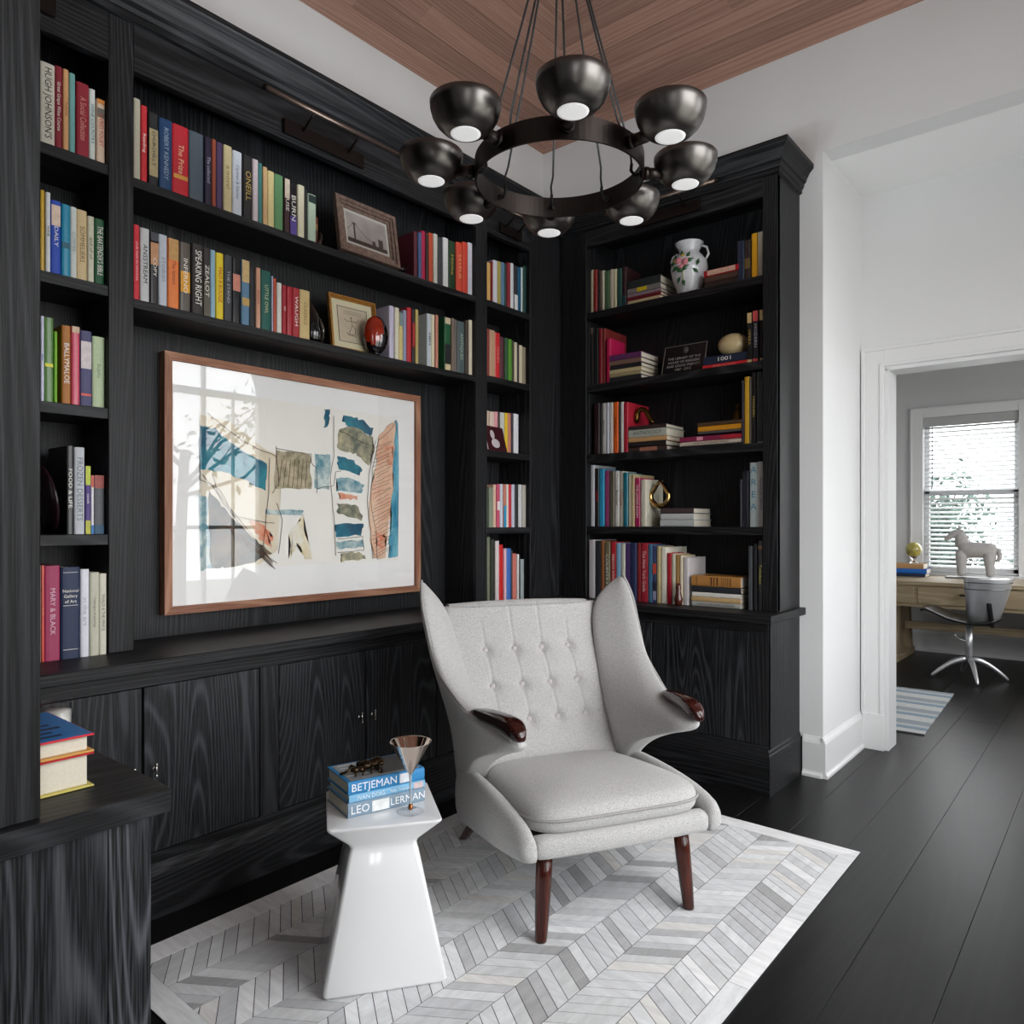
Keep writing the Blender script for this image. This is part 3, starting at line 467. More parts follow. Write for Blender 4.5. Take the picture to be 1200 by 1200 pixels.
('R',3.335,1.945,'second shelf front,right bookcase',[(-2.137,-2.112,0.24,(190,20,80),'magenta',{'d': 0.15})]),
('R',3.345,1.945,'second shelf end,right bookcase',[(-1.366,-1.342,0.237,(26,24,26),'black and tan',{'p': [(0.8,1,(214,184,130)),(0,0.08,(214,184,130))],'t': 'OPERA','tc': (200,170,90)}),(-1.339,-1.312,0.242,(28,28,34),'black and pink',{'p': [(0.8,1,(220,90,90)),(0,0.08,(210,80,80))],'t': 'MODERN','tc': (180,180,190)}),(-1.308,-1.289,0.242,(30,28,26),'black and cream',{'p': [(0.8,1,(220,196,140)),(0,0.08,(220,200,150))]})]),
('R',3.345,1.569,'third shelf,right bookcase',[(-2.222,-2.186,0.28,(44,22,28),'dark plum',{}),(-2.182,-2.168,0.27,(60,60,60),'thin grey',{}),(-2.167,-2.144,0.275,(190,188,184),'white lettered',{'t': 'BOOKS','tc': (20,20,22)}),(-2.142,-2.123,0.275,(196,200,210),'silver',{}),(-2.121,-2.1,0.274,(206,200,190),'pale grey',{}),(-2.098,-2.068,0.273,(220,96,20),'bright orange',{'t': 'DESIGN','tc': (120,40,0)}),(-2.066,-2.054,0.271,(60,60,60),'thin dark grey',{}),(-2.053,-2.036,0.27,(222,222,216),'white',{}),(-2.035,-2.009,0.266,(176,30,52),'large crimson',{'d': 0.22})]),
('R',3.345,1.569,'third shelf end,right bookcase',[(-1.393,-1.381,0.301,(40,36,50),'slim dark violet',{}),(-1.379,-1.356,0.316,(206,158,36),'mustard yellow',{}),(-1.355,-1.346,0.312,(90,84,70),'thin grey',{}),(-1.343,-1.323,0.333,(28,24,24),'tall black lettered',{'t': 'DESIGNERS','tc': (200,170,90)}),(-1.321,-1.289,0.343,(60,66,68),'tall grey and white',{'p': [(0.0,0.02,(220,220,225))]})]),
('R',3.345,1.182,'fourth shelf,right bookcase',[(-2.258,-2.232,0.339,(204,208,212),'tall white',{'d': 0.22}),(-2.23,-2.203,0.314,(28,20,22),'black',{'t': 'DEEP','tc': (180,40,40)}),(-2.201,-2.166,0.308,(44,150,190),'sky blue',{}),(-2.164,-2.135,0.3,(150,60,110),'mauve',{}),(-2.133,-2.1,0.296,(90,84,68),'olive brown',{}),(-2.098,-2.07,0.294,(214,212,204),'white',{'t': 'Barrow','tc': (20,20,22)}),(-2.068,-2.044,0.292,(196,190,176),'off white',{'t': 'LETTERS','tc': (160,60,50)}),(-2.042,-2.014,0.283,(20,112,130),'teal',{}),(-2.011,-1.99,0.275,(214,204,176),'cream',{'d': 0.21}),(-1.989,-1.972,0.272,(190,172,130),'buff',{'d': 0.21}),(-1.97,-1.938,0.253,(168,18,80),'magenta lettered',{'t': 'THE LIVING ROOM','tc': (235,232,222),'tw': 0.5}),(-1.933,-1.899,0.243,(206,200,182),'ivory',{'d': 0.18})]),
('R',3.345,1.182,'fourth shelf end,right bookcase',[(-1.401,-1.391,0.223,(60,60,74),'very thin grey',{}),(-1.388,-1.36,0.262,(30,30,40),'blue black',{}),(-1.355,-1.316,0.3,(178,190,190),'pale grey',{'t': 'AREA','tc': (60,120,150),'up': 1}),(-1.315,-1.285,0.302,(206,206,202),'white',{'t': 'VREELAND MEMOS','tc': (120,110,120),'tw': 0.35})]),
('R',3.315,0.797,'counter,right bookcase',[(-2.237,-2.197,0.313,(196,192,194),'tall pale grey',{'d': 0.22}),(-2.193,-2.159,0.307,(40,44,48),'charcoal',{}),(-2.156,-2.135,0.308,(140,84,44),'brown',{}),(-2.133,-2.099,0.303,(110,104,76),'olive lettered',{'t': 'COUNTRY','tc': (235,232,222)}),(-2.097,-2.063,0.304,(176,30,38),'bright red',{'t': 'FRENCH ROOMS','tc': (235,232,222),'tw': 0.4}),(-2.061,-2.034,0.298,(130,170,200),'light blue',{}),(-2.032,-2.009,0.296,(190,190,178),'pale stone',{}),(-2.007,-1.978,0.297,(80,50,110),'purple',{}),(-1.976,-1.94,0.3,(32,42,80),'navy',{}),(-1.938,-1.918,0.3,(130,36,40),'brick red',{}),(-1.917,-1.874,0.3,(158,26,42),'wide crimson',{'t': 'The New York Guide','tc': (230,190,190),'tw': 0.5}),(-1.872,-1.848,0.295,(60,106,136),'slate blue',{}),(-1.846,-1.824,0.291,(60,70,110),'patchwork',{'p': [(0.5,0.68,(200,70,50)),(0.05,0.2,(150,150,180)),(0.2,0.36,(40,40,60))]}),(-1.822,-1.802,0.287,(176,160,116),'khaki',{}),(-1.8,-1.769,0.281,(226,222,206),'large cream white',{'d': 0.22}),(-1.766,-1.741,0.254,(170,30,44),'slim red',{}),(-1.739,-1.718,0.25,(210,206,184),'pale cream',{}),(-1.716,-1.696,0.247,(166,126,70),'tan',{}),(-1.695,-1.68,0.243,(206,194,170),'thin beige',{}),(-1.678,-1.649,0.233,(196,190,190),'pale lilac grey',{'d': 0.19})]),
('R',3.315,0.797,'counter end,right bookcase',[(-1.35,-1.329,0.296,(70,74,78),'grey striped',{}),(-1.323,-1.306,0.305,(34,34,38),'slim black',{}),(-1.301,-1.276,0.321,(44,44,46),'dark grey',{'t': 'Toledano','tc': (200,190,90),'tw': 0.5,'p': [(0.88,0.93,(110,80,50))]})]),
]
STACKS=[
(3.345,2.335,'stack beside the flowered vase',-2.014,-1.816,0.2,[(0.041,(40,48,48),'charcoal',{}),(0.028,(120,116,116),'grey',{'p': [(0.3,0.6,(200,180,20))]}),(0.017,(140,120,130),'mauve grey',{}),(0.018,(110,24,34),'dark red',{}),(0.028,(206,180,144),'cream',{})]),
(3.345,2.335,'stack right of the flowered vase',-1.582,-1.403,0.19,[(0.031,(176,24,40),'red',{'p': [(0.1,0.9,(210,170,150),0.3)]}),(0.028,(80,56,46),'brown',{}),(0.032,(52,36,32),'dark brown',{})]),
(3.335,1.945,'stack left of the plaque',-2.117,-1.923,0.19,[(0.03,(96,48,96),'purple',{}),(0.025,(120,92,80),'pinkish brown',{}),(0.022,(30,28,34),'black',{}),(0.022,(196,182,140),'cream',{}),(0.019,(160,146,110),'buff',{}),(0.027,(40,40,46),'charcoal',{})]),
(3.345,1.945,'pair under the pale egg',-1.589,-1.365,0.19,[(0.04,(24,36,60),'navy',{'t': '1001','tc': (235,232,222),'p': []}),(0.022,(200,32,40),'bright red',{'t': 'PORTFOLIO','tc': (240,140,130)})]),
(3.345,1.569,'stack below the bronze bell ornament',-2.006,-1.782,0.2,[(0.02,(50,34,34),'dark brown',{}),(0.04,(180,184,172),'pale green grey',{'t': 'ANTHOLOGY','tc': (60,80,80)}),(0.024,(196,152,100),'tan',{}),(0.026,(30,24,24),'black',{}),(0.026,(60,44,40),'umber',{'p': [(0.3,0.75,(170,110,90))]})]),
(3.345,1.569,'low pile under the orange book',-1.712,-1.383,0.2,[(0.024,(130,30,70),'wine purple',{'p': [(0.28,0.38,(220,150,170)),(0.66,1,(170,30,44))]}),(0.02,(206,192,176),'cream lettered',{'t': 'MUSEUM OF MODERN THINGS','tc': (110,60,50)}),(0.012,(26,24,28),'black',{})]),
(3.345,1.634,'stack under the brass bell',-1.618,-1.384,0.18,[(0.018,(70,50,30),'umber',{}),(0.026,(206,140,30),'golden orange',{}),(0.012,(80,80,80),'thin grey',{})]),
(3.345,1.182,'stack beside the brass loop ornament',-1.821,-1.634,0.2,[(0.027,(70,54,54),'brown',{}),(0.032,(190,192,192),'silver grey',{}),(0.034,(186,188,188),'thick silver grey',{})]),
(3.315,0.797,'stack right of the counter books',-1.633,-1.383,0.17,[(0.051,(176,124,66),'patterned wooden',{'p': [(0.4,0.43,(90,56,30)),(0.46,0.48,(90,56,30)),(0.52,0.55,(90,56,30)),(0.62,0.63,(100,66,36)),(0.66,0.67,(100,66,36)),(0.7,0.71,(100,66,36)),(0.74,0.75,(100,66,36)),(0.79,0.81,(100,66,36)),(0.1,0.12,(130,90,50))]}),(0.03,(34,38,44),'black',{}),(0.022,(222,218,210),'white',{}),(0.022,(196,164,116),'tan',{}),(0.024,(176,176,170),'pale grey',{'t': 'THE HOUSE AND GARDEN','tc': (90,90,90)})]),
]
# ================================================================ books
PAGES=mat('book_pages',(222,214,196),.8,noise=.04,nscale=200)
def cover_mat(c,rough): return mat('cover_%d_%d_%d_%s'%(*c,rough),c,{'m':.55,'g':.3}[rough],noise=.05,nscale=90)
RTXT=Matrix(((0,0,1),(0,1,0),(-1,0,0)))        # text runs down the spine, facing +x
RTXH=Matrix(((0,0,1),(1,0,0),(0,1,0)))         # text level, facing +x
def book(loc,rz,w,h,d,c,k,label,group,lying=False,i=0):
    """local x points out of the shelf (spine at x=0), y across the spine, z up; lying swaps y and z"""
    o=empty('book',loc,rz,label,'book',group)
    cm=cover_mat(c,'g' if i%3==0 else 'm'); t=min(.0025,w*.16); 
    sw=(lambda p:(p[0],p[2],p[1])) if lying else (lambda p:p)
    # case: two boards and a slightly rounded spine
    out=[(-d,0),(-.004,0),(-.0012,w*.10),(0,w*.3),(0,w*.7),(-.0012,w*.9),(-.004,w),(-d,w),(-d,w-t),(-.005,w-t),(-.004,w/2),(-.005,t),(-d,t)]
    g=MB(); 
    P0=[sw((x,y,0)) for x,y in out]; P1=[sw((x,y,h)) for x,y in out]; n=len(out)
    g._f(P0+P1,[(j,(j+1)%n,(j+1)%n+n,j+n) for j in range(n)])
    # end strips of the case (top and foot), quads keep the C shape
    for a,b_,e,f in ((0,1,11,12),(1,2,10,11),(2,3,3,10),(3,4,10,10),(4,5,9,10),(5,6,8,9),(6,7,7,8)):
        pass
    for zz in (0,h):
        q=[sw((x,y,zz)) for x,y in out]
        for idx in ((0,1,11,12),(1,2,10,11),(2,3,10),(3,4,10),(4,5,10),(5,6,9,10),(6,7,8,9)):
            g._f([q[j] for j in idx],[tuple(range(len(idx)))])
    cv=g.build('cover',cm,o,fix=False)
    for p in k.get('p',[]):
        f0,f1,pc=p[:3]; wd=p[3] if len(p)>3 else 0
        MB().box(sw((0,w*.06,h*f0)),sw((.0005,w*.94,h*f1))).build('label_panel',mat('panel_%d_%d_%d'%pc,pc,.5,noise=.12,nscale=60),cv) if not lying else MB().box((0,h*f0,w*.12),(.0005,h*f1,w*.88)).build('label_panel',mat('panel_%d_%d_%d'%pc,pc,.5,noise=.12,nscale=60),cv)
    m=.004; g=MB(); g.box(sw((-d+m,t+.0002,m)),sw((-.006,w-t-.0002,h-m))); g.build('pages',PAGES,o)
    for s_,fc,fs in k.get('tt',[]): text('title',s_,(.0011,h*fc,w/2),RTXH,w*fs,k['tc'],o)
    if 't' in k:
        s=k['t']; fr=k.get('tw',.5); sz=w*fr*1.35; ln=.56*sz*len(s); mx=h*.80
        sx=1
        if ln>mx: sx=max(.45,mx/ln); 
        elif ln<mx*.6: sx=min(1.5,mx*.6/ln)
        if ln*sx>mx: sz*=mx/(ln*sx)
        if k.get('up'):
            for j,chx in enumerate(s): text('title',chx,(.0011,w/2,h*(.88-.19*j)),RTXH,w*1.1,k['tc'],o)
        elif lying: text('title',s,(.0011,h/2,w/2),RTXH,min(sz,w*.9),k['tc'],o,sx)
        else: text('title',s,(.0011,w/2,h*.52),RTXT,sz,k['tc'],o,sx)
    if 'h3' in k:
        for j,s in enumerate(k['h3']): text('title',s,(.0011,w/2,h*(.74-.058*j)),RTXH,w*.255,k['tc'],o)
        MB().box((.0002,w*.1,h*.58),(.0012,w*.9,h*.584)).box((.0002,w*.1,h*.10),(.0012,w*.9,h*.104)).box((.0002,w*.1,h*.94),(.0012,w*.9,h*.944)).build('rule_lines',mat('ink_%d_%d_%d'%k['tc'],k['tc'],.5),o)
    return o
seen={}; rb_=random.Random(11); idx=0
for wl,pl,z,words,L in BOOKS:
    words=words.replace(',',', '); L=[(*x[:4],x[4].replace(' and ',' '),x[5]) for x in L]
    nb_=len(L)
    lo,hi=(((.31,.940) if 'left bay' in words else (1.0185,2.6105) if 'artwork' in words else (2.6935,3.0285)) if wl=='L' else (-2.2435,-1.2785))
    mn=min(x[0] for x in L); mx_=max(x[1] for x in L); n0=max(mn,lo); n1=min(mx_,hi); f_=(n1-n0)/(mx_-mn)
    L=[(n0+(x[0]-mn)*f_,n0+(x[1]-mn)*f_,*x[2:]) for x in L]
    for i,(a,e,h,c,n,k) in enumerate(L):
        wd=max(abs(e-a)-.0006,.003)
        left=L[i-1][4] if i else None; right=L[i+1][4] if i<nb_-1 else None
        if left and right: where='between %s and %s,'%(left,right)
        elif right: where='leftmost, before %s,'%right
        elif left: where='rightmost, after %s,'%left
        lab='%s book %s %s'%(n,where,words)
        if len(lab.split())>16: lab='%s book after %s, %s'%(n,left,words)
        if lab in seen or len(lab.split())>16: print('DUP/LONG',lab)
        seen[lab]=1
        h=min(h,.333)
        d=k.get('d',rb_.uniform(.13,.155)); jit=rb_.uniform(0,.006)
        if wl=='L': d=min(d,.185,pl+2.62)
        if wl=='L': loc=(pl-jit,a+.0003,z+.0003); rz=0
        else: loc=(a+.0003,pl+jit,z+.0003); rz=R(-90)
        book(loc,rz,wd,h,d,c,k,lab,'books standing on the '+words,i=idx); idx+=1
for pl,z,words,x0,x1,dep,L in STACKS:
    zz=z+.0004; L2=L[::-1]
    for i,(th,c,n,k) in enumerate(L2):
        if i==0: where='at bottom of the'
        elif i==len(L2)-1: where='on top of the'
        else: where='above the %s one,'%L2[i-1][2]
        lab='flat %s book %s %s'%(n,where,words)
        if lab in seen: print('DUP',lab)
        seen[lab]=1
        if len(lab.split())>16: print('LONG',lab)
        j=rb_.uniform(-.004,.004)
        book((x0+abs(j),pl+rb_.uniform(0,.006),zz),R(-90),th-.0006,(x1-x0)-abs(j)*2,dep,c,k,lab,'books lying in the '+words,lying=True,i=idx); idx+=1
        zz+=th
# three books on the white stool (spine faces the camera side)
SPX=[]
def flat_book(loc,rz,th,length,dep,c,k,label,group): return book(loc,rz,th,length,dep,c,k,label,group,lying=True,i=0)
# ================================================================ artwork over the worktop
aw=empty('framed_artwork',(XN,1.80,1.34),0,'large framed abstract print with blue patches and scratchy brown lines in walnut frame','artwork')
FX=-2.585; ya,yb,za,zb=1.195,2.412,.876,1.805; fw_=.028
def awp(pts): return [(p[0],p[1],p[2]) for p in pts]
for nme,P,m_ in (('frame_rail',[(ya,zb),(yb,zb),(yb-fw_,zb-fw_),(ya+fw_,zb-fw_)],WAL),('frame_rail',[(ya,za),(ya+fw_,za+fw_),(yb-fw_,za+fw_),(yb,za)],WAL),('frame_rail',[(ya,za),(ya,zb),(ya+fw_,zb-fw_),(ya+fw_,za+fw_)],WALZ),('frame_rail',[(yb,za),(yb-fw_,za+fw_),(yb-fw_,zb-fw_),(yb,zb)],WALZ)):
    MB().prism([(XN+.001,p[0],p[1]) for p in P],(FX-XN-.001,0,0)).build(nme,m_,aw,True)
PAPER=mat('white_mat_board',(250,249,247),.8)
MB().box((XN+.002,ya+.01,za+.01),(FX-.016,yb-.01,zb-.01)).build('mat_board',PAPER,aw,True)
def chalk(key,c,c2,sc=30,th=.5,str_=(1,1,1)):
    m,nt,b=nm(key); tc=nt.nodes.new('ShaderNodeTexCoord'); mp=nt.nodes.new('ShaderNodeMapping'); mp.inputs['Scale'].default_value=str_
    n=nt.nodes.new('ShaderNodeTexNoise'); n.inputs['Scale'].default_value=sc; n.inputs['Detail'].default_value=6; n.inputs['Roughness'].default_value=.7
    mr=nt.nodes.new('ShaderNodeMapRange'); mr.inputs[1].default_value=th-.12; mr.inputs[2].default_value=th+.14
    mx=nt.nodes.new('ShaderNodeMix'); mx.data_type='RGBA'; mx.inputs[6].default_value=(*lin(c),1); mx.inputs[7].default_value=(*lin(c2),1)
    L=nt.links.new; L(tc.outputs['Object'],mp.inputs[0]); L(mp.outputs[0],n.inputs[0]); L(n.outputs['Fac'],mr.inputs[0]); L(mr.outputs[0],mx.inputs[0]); L(mx.outputs[2],b.inputs['Base Color']); b.inputs['Roughness'].default_value=.85
    return m
TEAL=chalk('chalk_teal',(8,78,108),(50,144,160),9); TEAL2=chalk('chalk_teal_pale',(40,128,150),(214,226,220),14,.5)
CRM=chalk('chalk_cream',(238,228,208),(228,214,186),6); OLV=chalk('chalk_olive',(120,116,84),(206,190,160),16); UMB=chalk('chalk_umber',(30,44,44),(126,108,86),14,.52)
PNK=chalk('chalk_peach',(238,206,178),(228,170,140),8); BLU=chalk('chalk_blue',(24,126,160),(130,196,212),8,.5,(1,3,1)); MIX=chalk('chalk_mixed',(96,104,92),(208,196,160),12,.5); ORG=chalk('chalk_coral',(226,120,84),(238,200,170),14); INK=mat('chalk_brown_line',(96,74,58),.8); YEL=chalk('chalk_ochre',(232,212,160),(244,240,228),10,.45)
PX=FX-.0155
Pa,Pb,Pc,Pd=(1.326,1.527),(2.276,1.69),(2.286,1.027),(1.335,1.030)
def uv(u,v):   # unit square of the print, v downwards
    top=(Pa[0]+(Pb[0]-Pa[0])*u,1.69+(1.69-1.69)*u); 
    return (PX, 1.330+.952*u, 1.69-.662*v)
layer=[0]
def patch(name,m,pts,lift=1,jag=0):
    layer[0]+=1; off=.00012*layer[0]; rnd=random.Random(len(pts)*7+layer[0]); Q=[]
    n=len(pts)
    for i in range(n):
        a=pts[i]; b_=pts[(i+1)%n]; k=6
        for j in range(k):
            f=j/k; Q.append((a[0]+(b_[0]-a[0])*f+rnd.uniform(-jag,jag),a[1]+(b_[1]-a[1])*f+rnd.uniform(-jag,jag)))
    bm=bmesh.new(); vs=[bm.verts.new((uv(*q)[0]+off,uv(*q)[1],uv(*q)[2])) for q in Q]; f=bm.faces.new(vs)
    bmesh.ops.triangulate(bm,faces=[f]); s=MB(); s.bm.free(); s.bm=bm
    return s.build(name,m,pr_,True)
g=MB(); g._f([uv(-.004,.0),uv(1.0,.0),uv(1.004,1.0),uv(0,1.0)],[(0,1,2,3)]); pr_=g.build('print_sheet',mat('print_paper',(249,246,238),.85,noise=.02,nscale=8),aw,True)
patch('colour_patch',CRM,[(0,.14),(.12,.16),(.28,.30),(.36,.34),(.34,.9),(.26,.98),(.05,.98),(0,.6)],jag=.004)
patch('colour_patch',TEAL,[(0,.20),(.06,.21),(.16,.31),(.29,.385),(.28,.55),(.2,.50),(.1,.45),(0,.44)],jag=.006)
patch('colour_patch',UMB,[(.03,.56),(.10,.66),(.2,.80),(.31,.92),(.24,.97),(.1,.99),(.04,.99)],jag=.008)
patch('colour_patch',TEAL2,[(0,.58),(.03,.60),(.045,1.0),(.0,1.0)],jag=.006)
patch('colour_patch',ORG,[(.21,.73),(.25,.73),(.31,.83),(.30,.88),(.25,.82)],jag=.01)
patch('colour_patch',OLV,[(.33,.30),(.50,.31),(.50,.53),(.32,.53)],jag=.008)
patch('colour_patch',TEAL2,[(.52,.30),(.60,.30),(.60,.53),(.52,.52)],jag=.006)
patch('colour_patch',TEAL,[(.57,.01),(.60,.01),(.59,.12),(.57,.13)],jag=.006)
patch('colour_patch',TEAL2,[(.28,.66),(.46,.66),(.46,.69),(.28,.69)],jag=.006)
patch('colour_patch',YEL,[(.40,.78),(.46,.70),(.50,.96),(.47,.97),(.44,.86),(.39,.95)],jag=.01)
patch('colour_patch',TEAL,[(.68,.03),(.78,.05),(.84,.10),(.83,.155),(.72,.12),(.67,.08)],jag=.008)
patch('colour_patch',MIX,[(.65,.13),(.72,.10),(.84,.15),(.85,.24),(.82,.36),(.74,.28),(.64,.26)],jag=.008)
patch('colour_patch',TEAL,[(.64,.31),(.72,.32),(.78,.38),(.76,.42),(.65,.39)],jag=.008)
patch('colour_patch',TEAL2,[(.64,.45),(.70,.44),(.79,.48),(.78,.54),(.64,.53)],jag=.006)
patch('colour_patch',ORG,[(.65,.54),(.75,.555),(.75,.585),(.65,.58)],jag=.008)
patch('colour_patch',MIX,[(.64,.61),(.74,.62),(.78,.68),(.77,.72),(.64,.68)],jag=.008)
patch('colour_patch',TEAL,[(.63,.75),(.79,.74),(.77,.82),(.63,.83)],jag=.006)
patch('colour_patch',TEAL2,[(.63,.86),(.78,.855),(.79,.90),(.64,.91)],jag=.006)
patch('colour_patch',MIX,[(.66,.94),(.76,.93),(.8,.98),(.66,.99)],jag=.008)
patch('colour_patch',PNK,[(.94,.06),(.985,.03),(.97,.35),(.96,.60),(.93,.80),(.92,.98),(.85,.98),(.83,.85),(.82,.6),(.86,.35),(.88,.15)],jag=.006)
patch('colour_patch',ORG,[(.92,.22),(.965,.20),(.96,.33),(.93,.34)],jag=.008)
patch('colour_patch',ORG,[(.86,.8),(.92,.84),(.91,.93),(.87,.9)],jag=.01)
patch('colour_patch',BLU,[(.985,.02),(1,.05),(1,.97),(.94,.98),(.95,.78),(.965,.5),(.975,.25)],jag=.006)
g=MB(); rnd=random.Random(4); off=.0034
def line(pts,r=.0011,wob=.004):
    Q=[]
    for a,b_ in zip(pts,pts[1:]):
        for j in range(5):
            f=j/5; q=uv(a[0]+(b_[0]-a[0])*f+rnd.uniform(-wob,wob)*.5,a[1]+(b_[1]-a[1])*f+rnd.uniform(-wob,wob)); Q.append((q[0]+off,q[1],q[2]))
    q=uv(*pts[-1]); Q.append((q[0]+off,q[1],q[2])); g.tube(Q,r,4)
for P in ([(.03,.13),(.18,.27),(.33,.34)],[(.01,.47),(.1,.62),(.2,.78),(.3,.95)],[(.0,.50),(.08,.55),(.14,.70),(.32,.74)],[(.05,.47),(.08,.60),(.16,.74),(.30,.96)],[(.3,.35),(.29,.62),(.27,.88)],[(.33,.28),(.34,.5),(.31,.56)],[(.33,.29),(.50,.31),(.50,.36),(.53,.40),(.53,.55)],[(.53,.52),(.62,.50),(.63,.41),(.66,.40)],[(.34,.92),(.36,.72),(.33,.62)],[(.62,.05),(.62,.3),(.60,.45),(.62,.7),(.63,.95)],[(.86,.18),(.82,.4),(.81,.62),(.83,.8),(.84,.98)],[(.88,.16),(.84,.38),(.83,.6),(.86,.8),(.87,.99)],[(.88,.17),(.96,.08),(.985,.02)],[(.65,.14),(.84,.22),(.83,.35)],[(.64,.84),(.78,.83),(.79,.92),(.64,.93)]): line(P)
for i in range(30): 
    v=.2+.026*i; line([(.85+.01*math.sin(i),v+.03),(.95+.01*math.cos(i*2),v-.03+rnd.uniform(-.01,.01))],.0009)
for i in range(44):
    u=.04+rnd.uniform(0,.2); v=.62+u*1.1; line([(u,v),(u+.1,v+rnd.uniform(.1,.16))],.0009)
for i in range(7): line([(.36+.02*i,.35),(.34+.022*i,.52)],.0008)
g.build('drawn_lines',INK,pr_,True)
MB().box((FX-.010,ya+fw_-.004,za+fw_-.004),(FX-.007,yb-fw_+.004,zb-fw_+.004)).build('glass',PANE,aw,True)
# ================================================================ ornaments on the shelves
def frame_pic(name,loc,rz,w,h,th,bar,fm,inner,label,lean=8,mat_c=(226,220,200),matw=.02,cat='picture frame'):
    """local x out, y across, z up; leans back"""
    t=empty(name,loc,rz,label,cat)
    Rm=Matrix.Rotation(R(-lean),4,'Y')
    def fin(g,n,m,par=None):
        g.bm.transform(Rm); return g.build(n,m,par or t)
    steps=[(0,th,0),(bar*.35,th*1.0,0),(bar*.36,th*.72,0),(bar*.7,th*.8,0),(bar*.72,th*.5,0),(bar,th*.5,0)]
    g=MB(); rings=[]
    for ins,x,_ in [(0,0,0)]+steps+[(bar,0,0)]: rings.append([(x,ins,ins),(x,w-ins,ins),(x,w-ins,h-ins),(x,ins,h-ins)])
    g.loft(rings,False,False); fin(g,'frame',fm)
    g=MB().box((0,bar*.9,bar*.9),(th*.30,w-bar*.9,h-bar*.9)); fin(g,'mat_board',mat('mat_%d_%d_%d'%mat_c,mat_c,.8))
    i=bar+matw
    inner(t,fin,th*.30+.0006,i,w-i,i,h-i)
    g=MB().box((th*.42,bar*.95,bar*.95),(th*.45,w-bar*.95,h-bar*.95)); fin(g,'glass',PANE)
    return t
def bridge(t,fin,x,y0,y1,z0,z1):
    g=MB().box((x-.0004,y0,z0),(x,y1,z1)); p=fin(g,'photograph',chalk('photo_sky',(176,170,164),(150,142,138),5))
    W_=y1-y0; H_=z1-z0; dk=mat('photo_dark',(58,50,46),.7); g=MB()
    g.box((x,y0+W_*.16,z0),(x+.0003,y0+W_*.20,z0+H_*.70)); g.box((x,y0+W_*.13,z0+H_*.66),(x+.0003,y0+W_*.23,z0+H_*.69))
    g.tube([(x,y0+W_*.18,z0+H_*.69),(x,y0+W_*.45,z0+H_*.34),(x,y0+W_*.72,z0+H_*.16)],.0009,4)
    g.tube([(x,y0+W_*.18,z0+H_*.69),(x,y0,z0+H_*.40)],.0009,4)
    g.box((x,y0+W_*.78,z0),(x+.0003,y0+W_*.90,z0+H_*.42)); g.box((x,y0,z0+H_*.0),(x+.0003,y1,z0+H_*.14)); g.box((x,y0+W_*.62,z0),(x+.0003,y0+W_*.70,z0+H_*.28))
    fin(g,'printed_bridge',dk,p)
frame_pic('framed_photo',(-2.43,1.815,2.2965),0,.315,.235,.022,.042,mat('silvered_brown_frame',(128,108,98),.4,.4,noise=.35,nscale=60,bump=.5),bridge,'stepped silvery brown frame with a grey suspension bridge photo, on the top shelf',9,(190,186,180),.012)
def dancer(t,fin,x,y0,y1,z0,z1):
    g=MB().box((x-.0004,y0,z0),(x,y1,z1)); p=fin(g,'etching',mat('etching_paper',(206,192,166),.8,noise=.05,nscale=20))
    W_=y1-y0;H_=z1-z0; g=MB(); Y=lambda a:y0+W_*a; Z=lambda a:z0+H_*a
    g.box((x,Y(.02),Z(.98)),(x+.0003,Y(.98),Z(.995))); g.box((x,Y(.02),Z(.0)),(x+.0003,Y(.98),Z(.015))); g.box((x,Y(0),Z(0)),(x+.0003,Y(.02),Z(1))); g.box((x,Y(.98),Z(0)),(x+.0003,Y(1),Z(1)))
    for P in ([(.45,.68),(.47,.5),(.40,.36),(.36,.28)],[(.47,.5),(.58,.42),(.55,.28)],[(.46,.62),(.30,.60),(.22,.66)],[(.46,.62),(.62,.60),(.68,.68)],[(.25,.26),(.45,.24),(.62,.26)],[(.30,.22),(.6,.20)]): g.tube([(x,Y(a),Z(b_)) for a,b_ in P],.0010,4)
    g.sphere((x,Y(.45),Z(.71)),.003,n=8,m=6)
    for q in (.84,.88,.8): g.box((x,Y(.2),Z(q)),(x+.0002,Y(.8),Z(q+.006)))
    fin(g,'etched_figure',mat('photo_dark',(58,50,46),.7),p)
frame_pic('framed_etching',(-2.50,1.832,1.9125),R(-4),.232,.238,.018,.016,mat('gilt_frame',(176,128,62),.35,.5,noise=.2,nscale=80),dancer,'slim gilt frame with a small figure etching, left of the amber vase',8,(222,214,180),.026)
# dark dish leaning in the left bay
t=empty('plate',(-2.49,.79,1.1665),0,'dark round plate leaning at the left end of the fourth shelf','plate')
g=MB(); g.lathe([(.0,.0),(.06,.0),(.10,.012),(.104,.014),(.098,.008),(.06,-.004),(0,-.004)],(0,0,0),32); g.bm.transform(Matrix.Translation((-.03,.0,.105))@Matrix.Rotation(R(-80),4,'X')); g.build('dish',mat('plum_glaze',(44,24,32),.2),t)
# small brown box and dark carving beside the pale green book
t=empty('wooden_box',(-2.52,1.70,2.2965),0,'small orange brown wooden block behind the dark carving, top shelf','box')
MB().box((0,0,0),(.04,.058,.125),.003).build('block',mat('orange_wood',(120,58,30),.5,noise=.2,nscale=30),t); MB().box((.0405,.004,.07),(.041,.054,.095)).build('paper_label',mat('old_label',(170,130,80),.7),t)
t=empty('carving',(-2.47,1.72,2.2965),0,'low dark carved horn shaped ornament right of the pale green book','ornament')
MB().tube([(0,0,.015),(0,.012,.05),(.0,.006,.085),(0,-.012,.10)],.018,10,.006).tube([(0,.03,.008),(0,.05,.04),(0,.04,.065)],.011,8,.004).build('body',mat('dark_horn',(52,42,36),.35),t,sub=1)
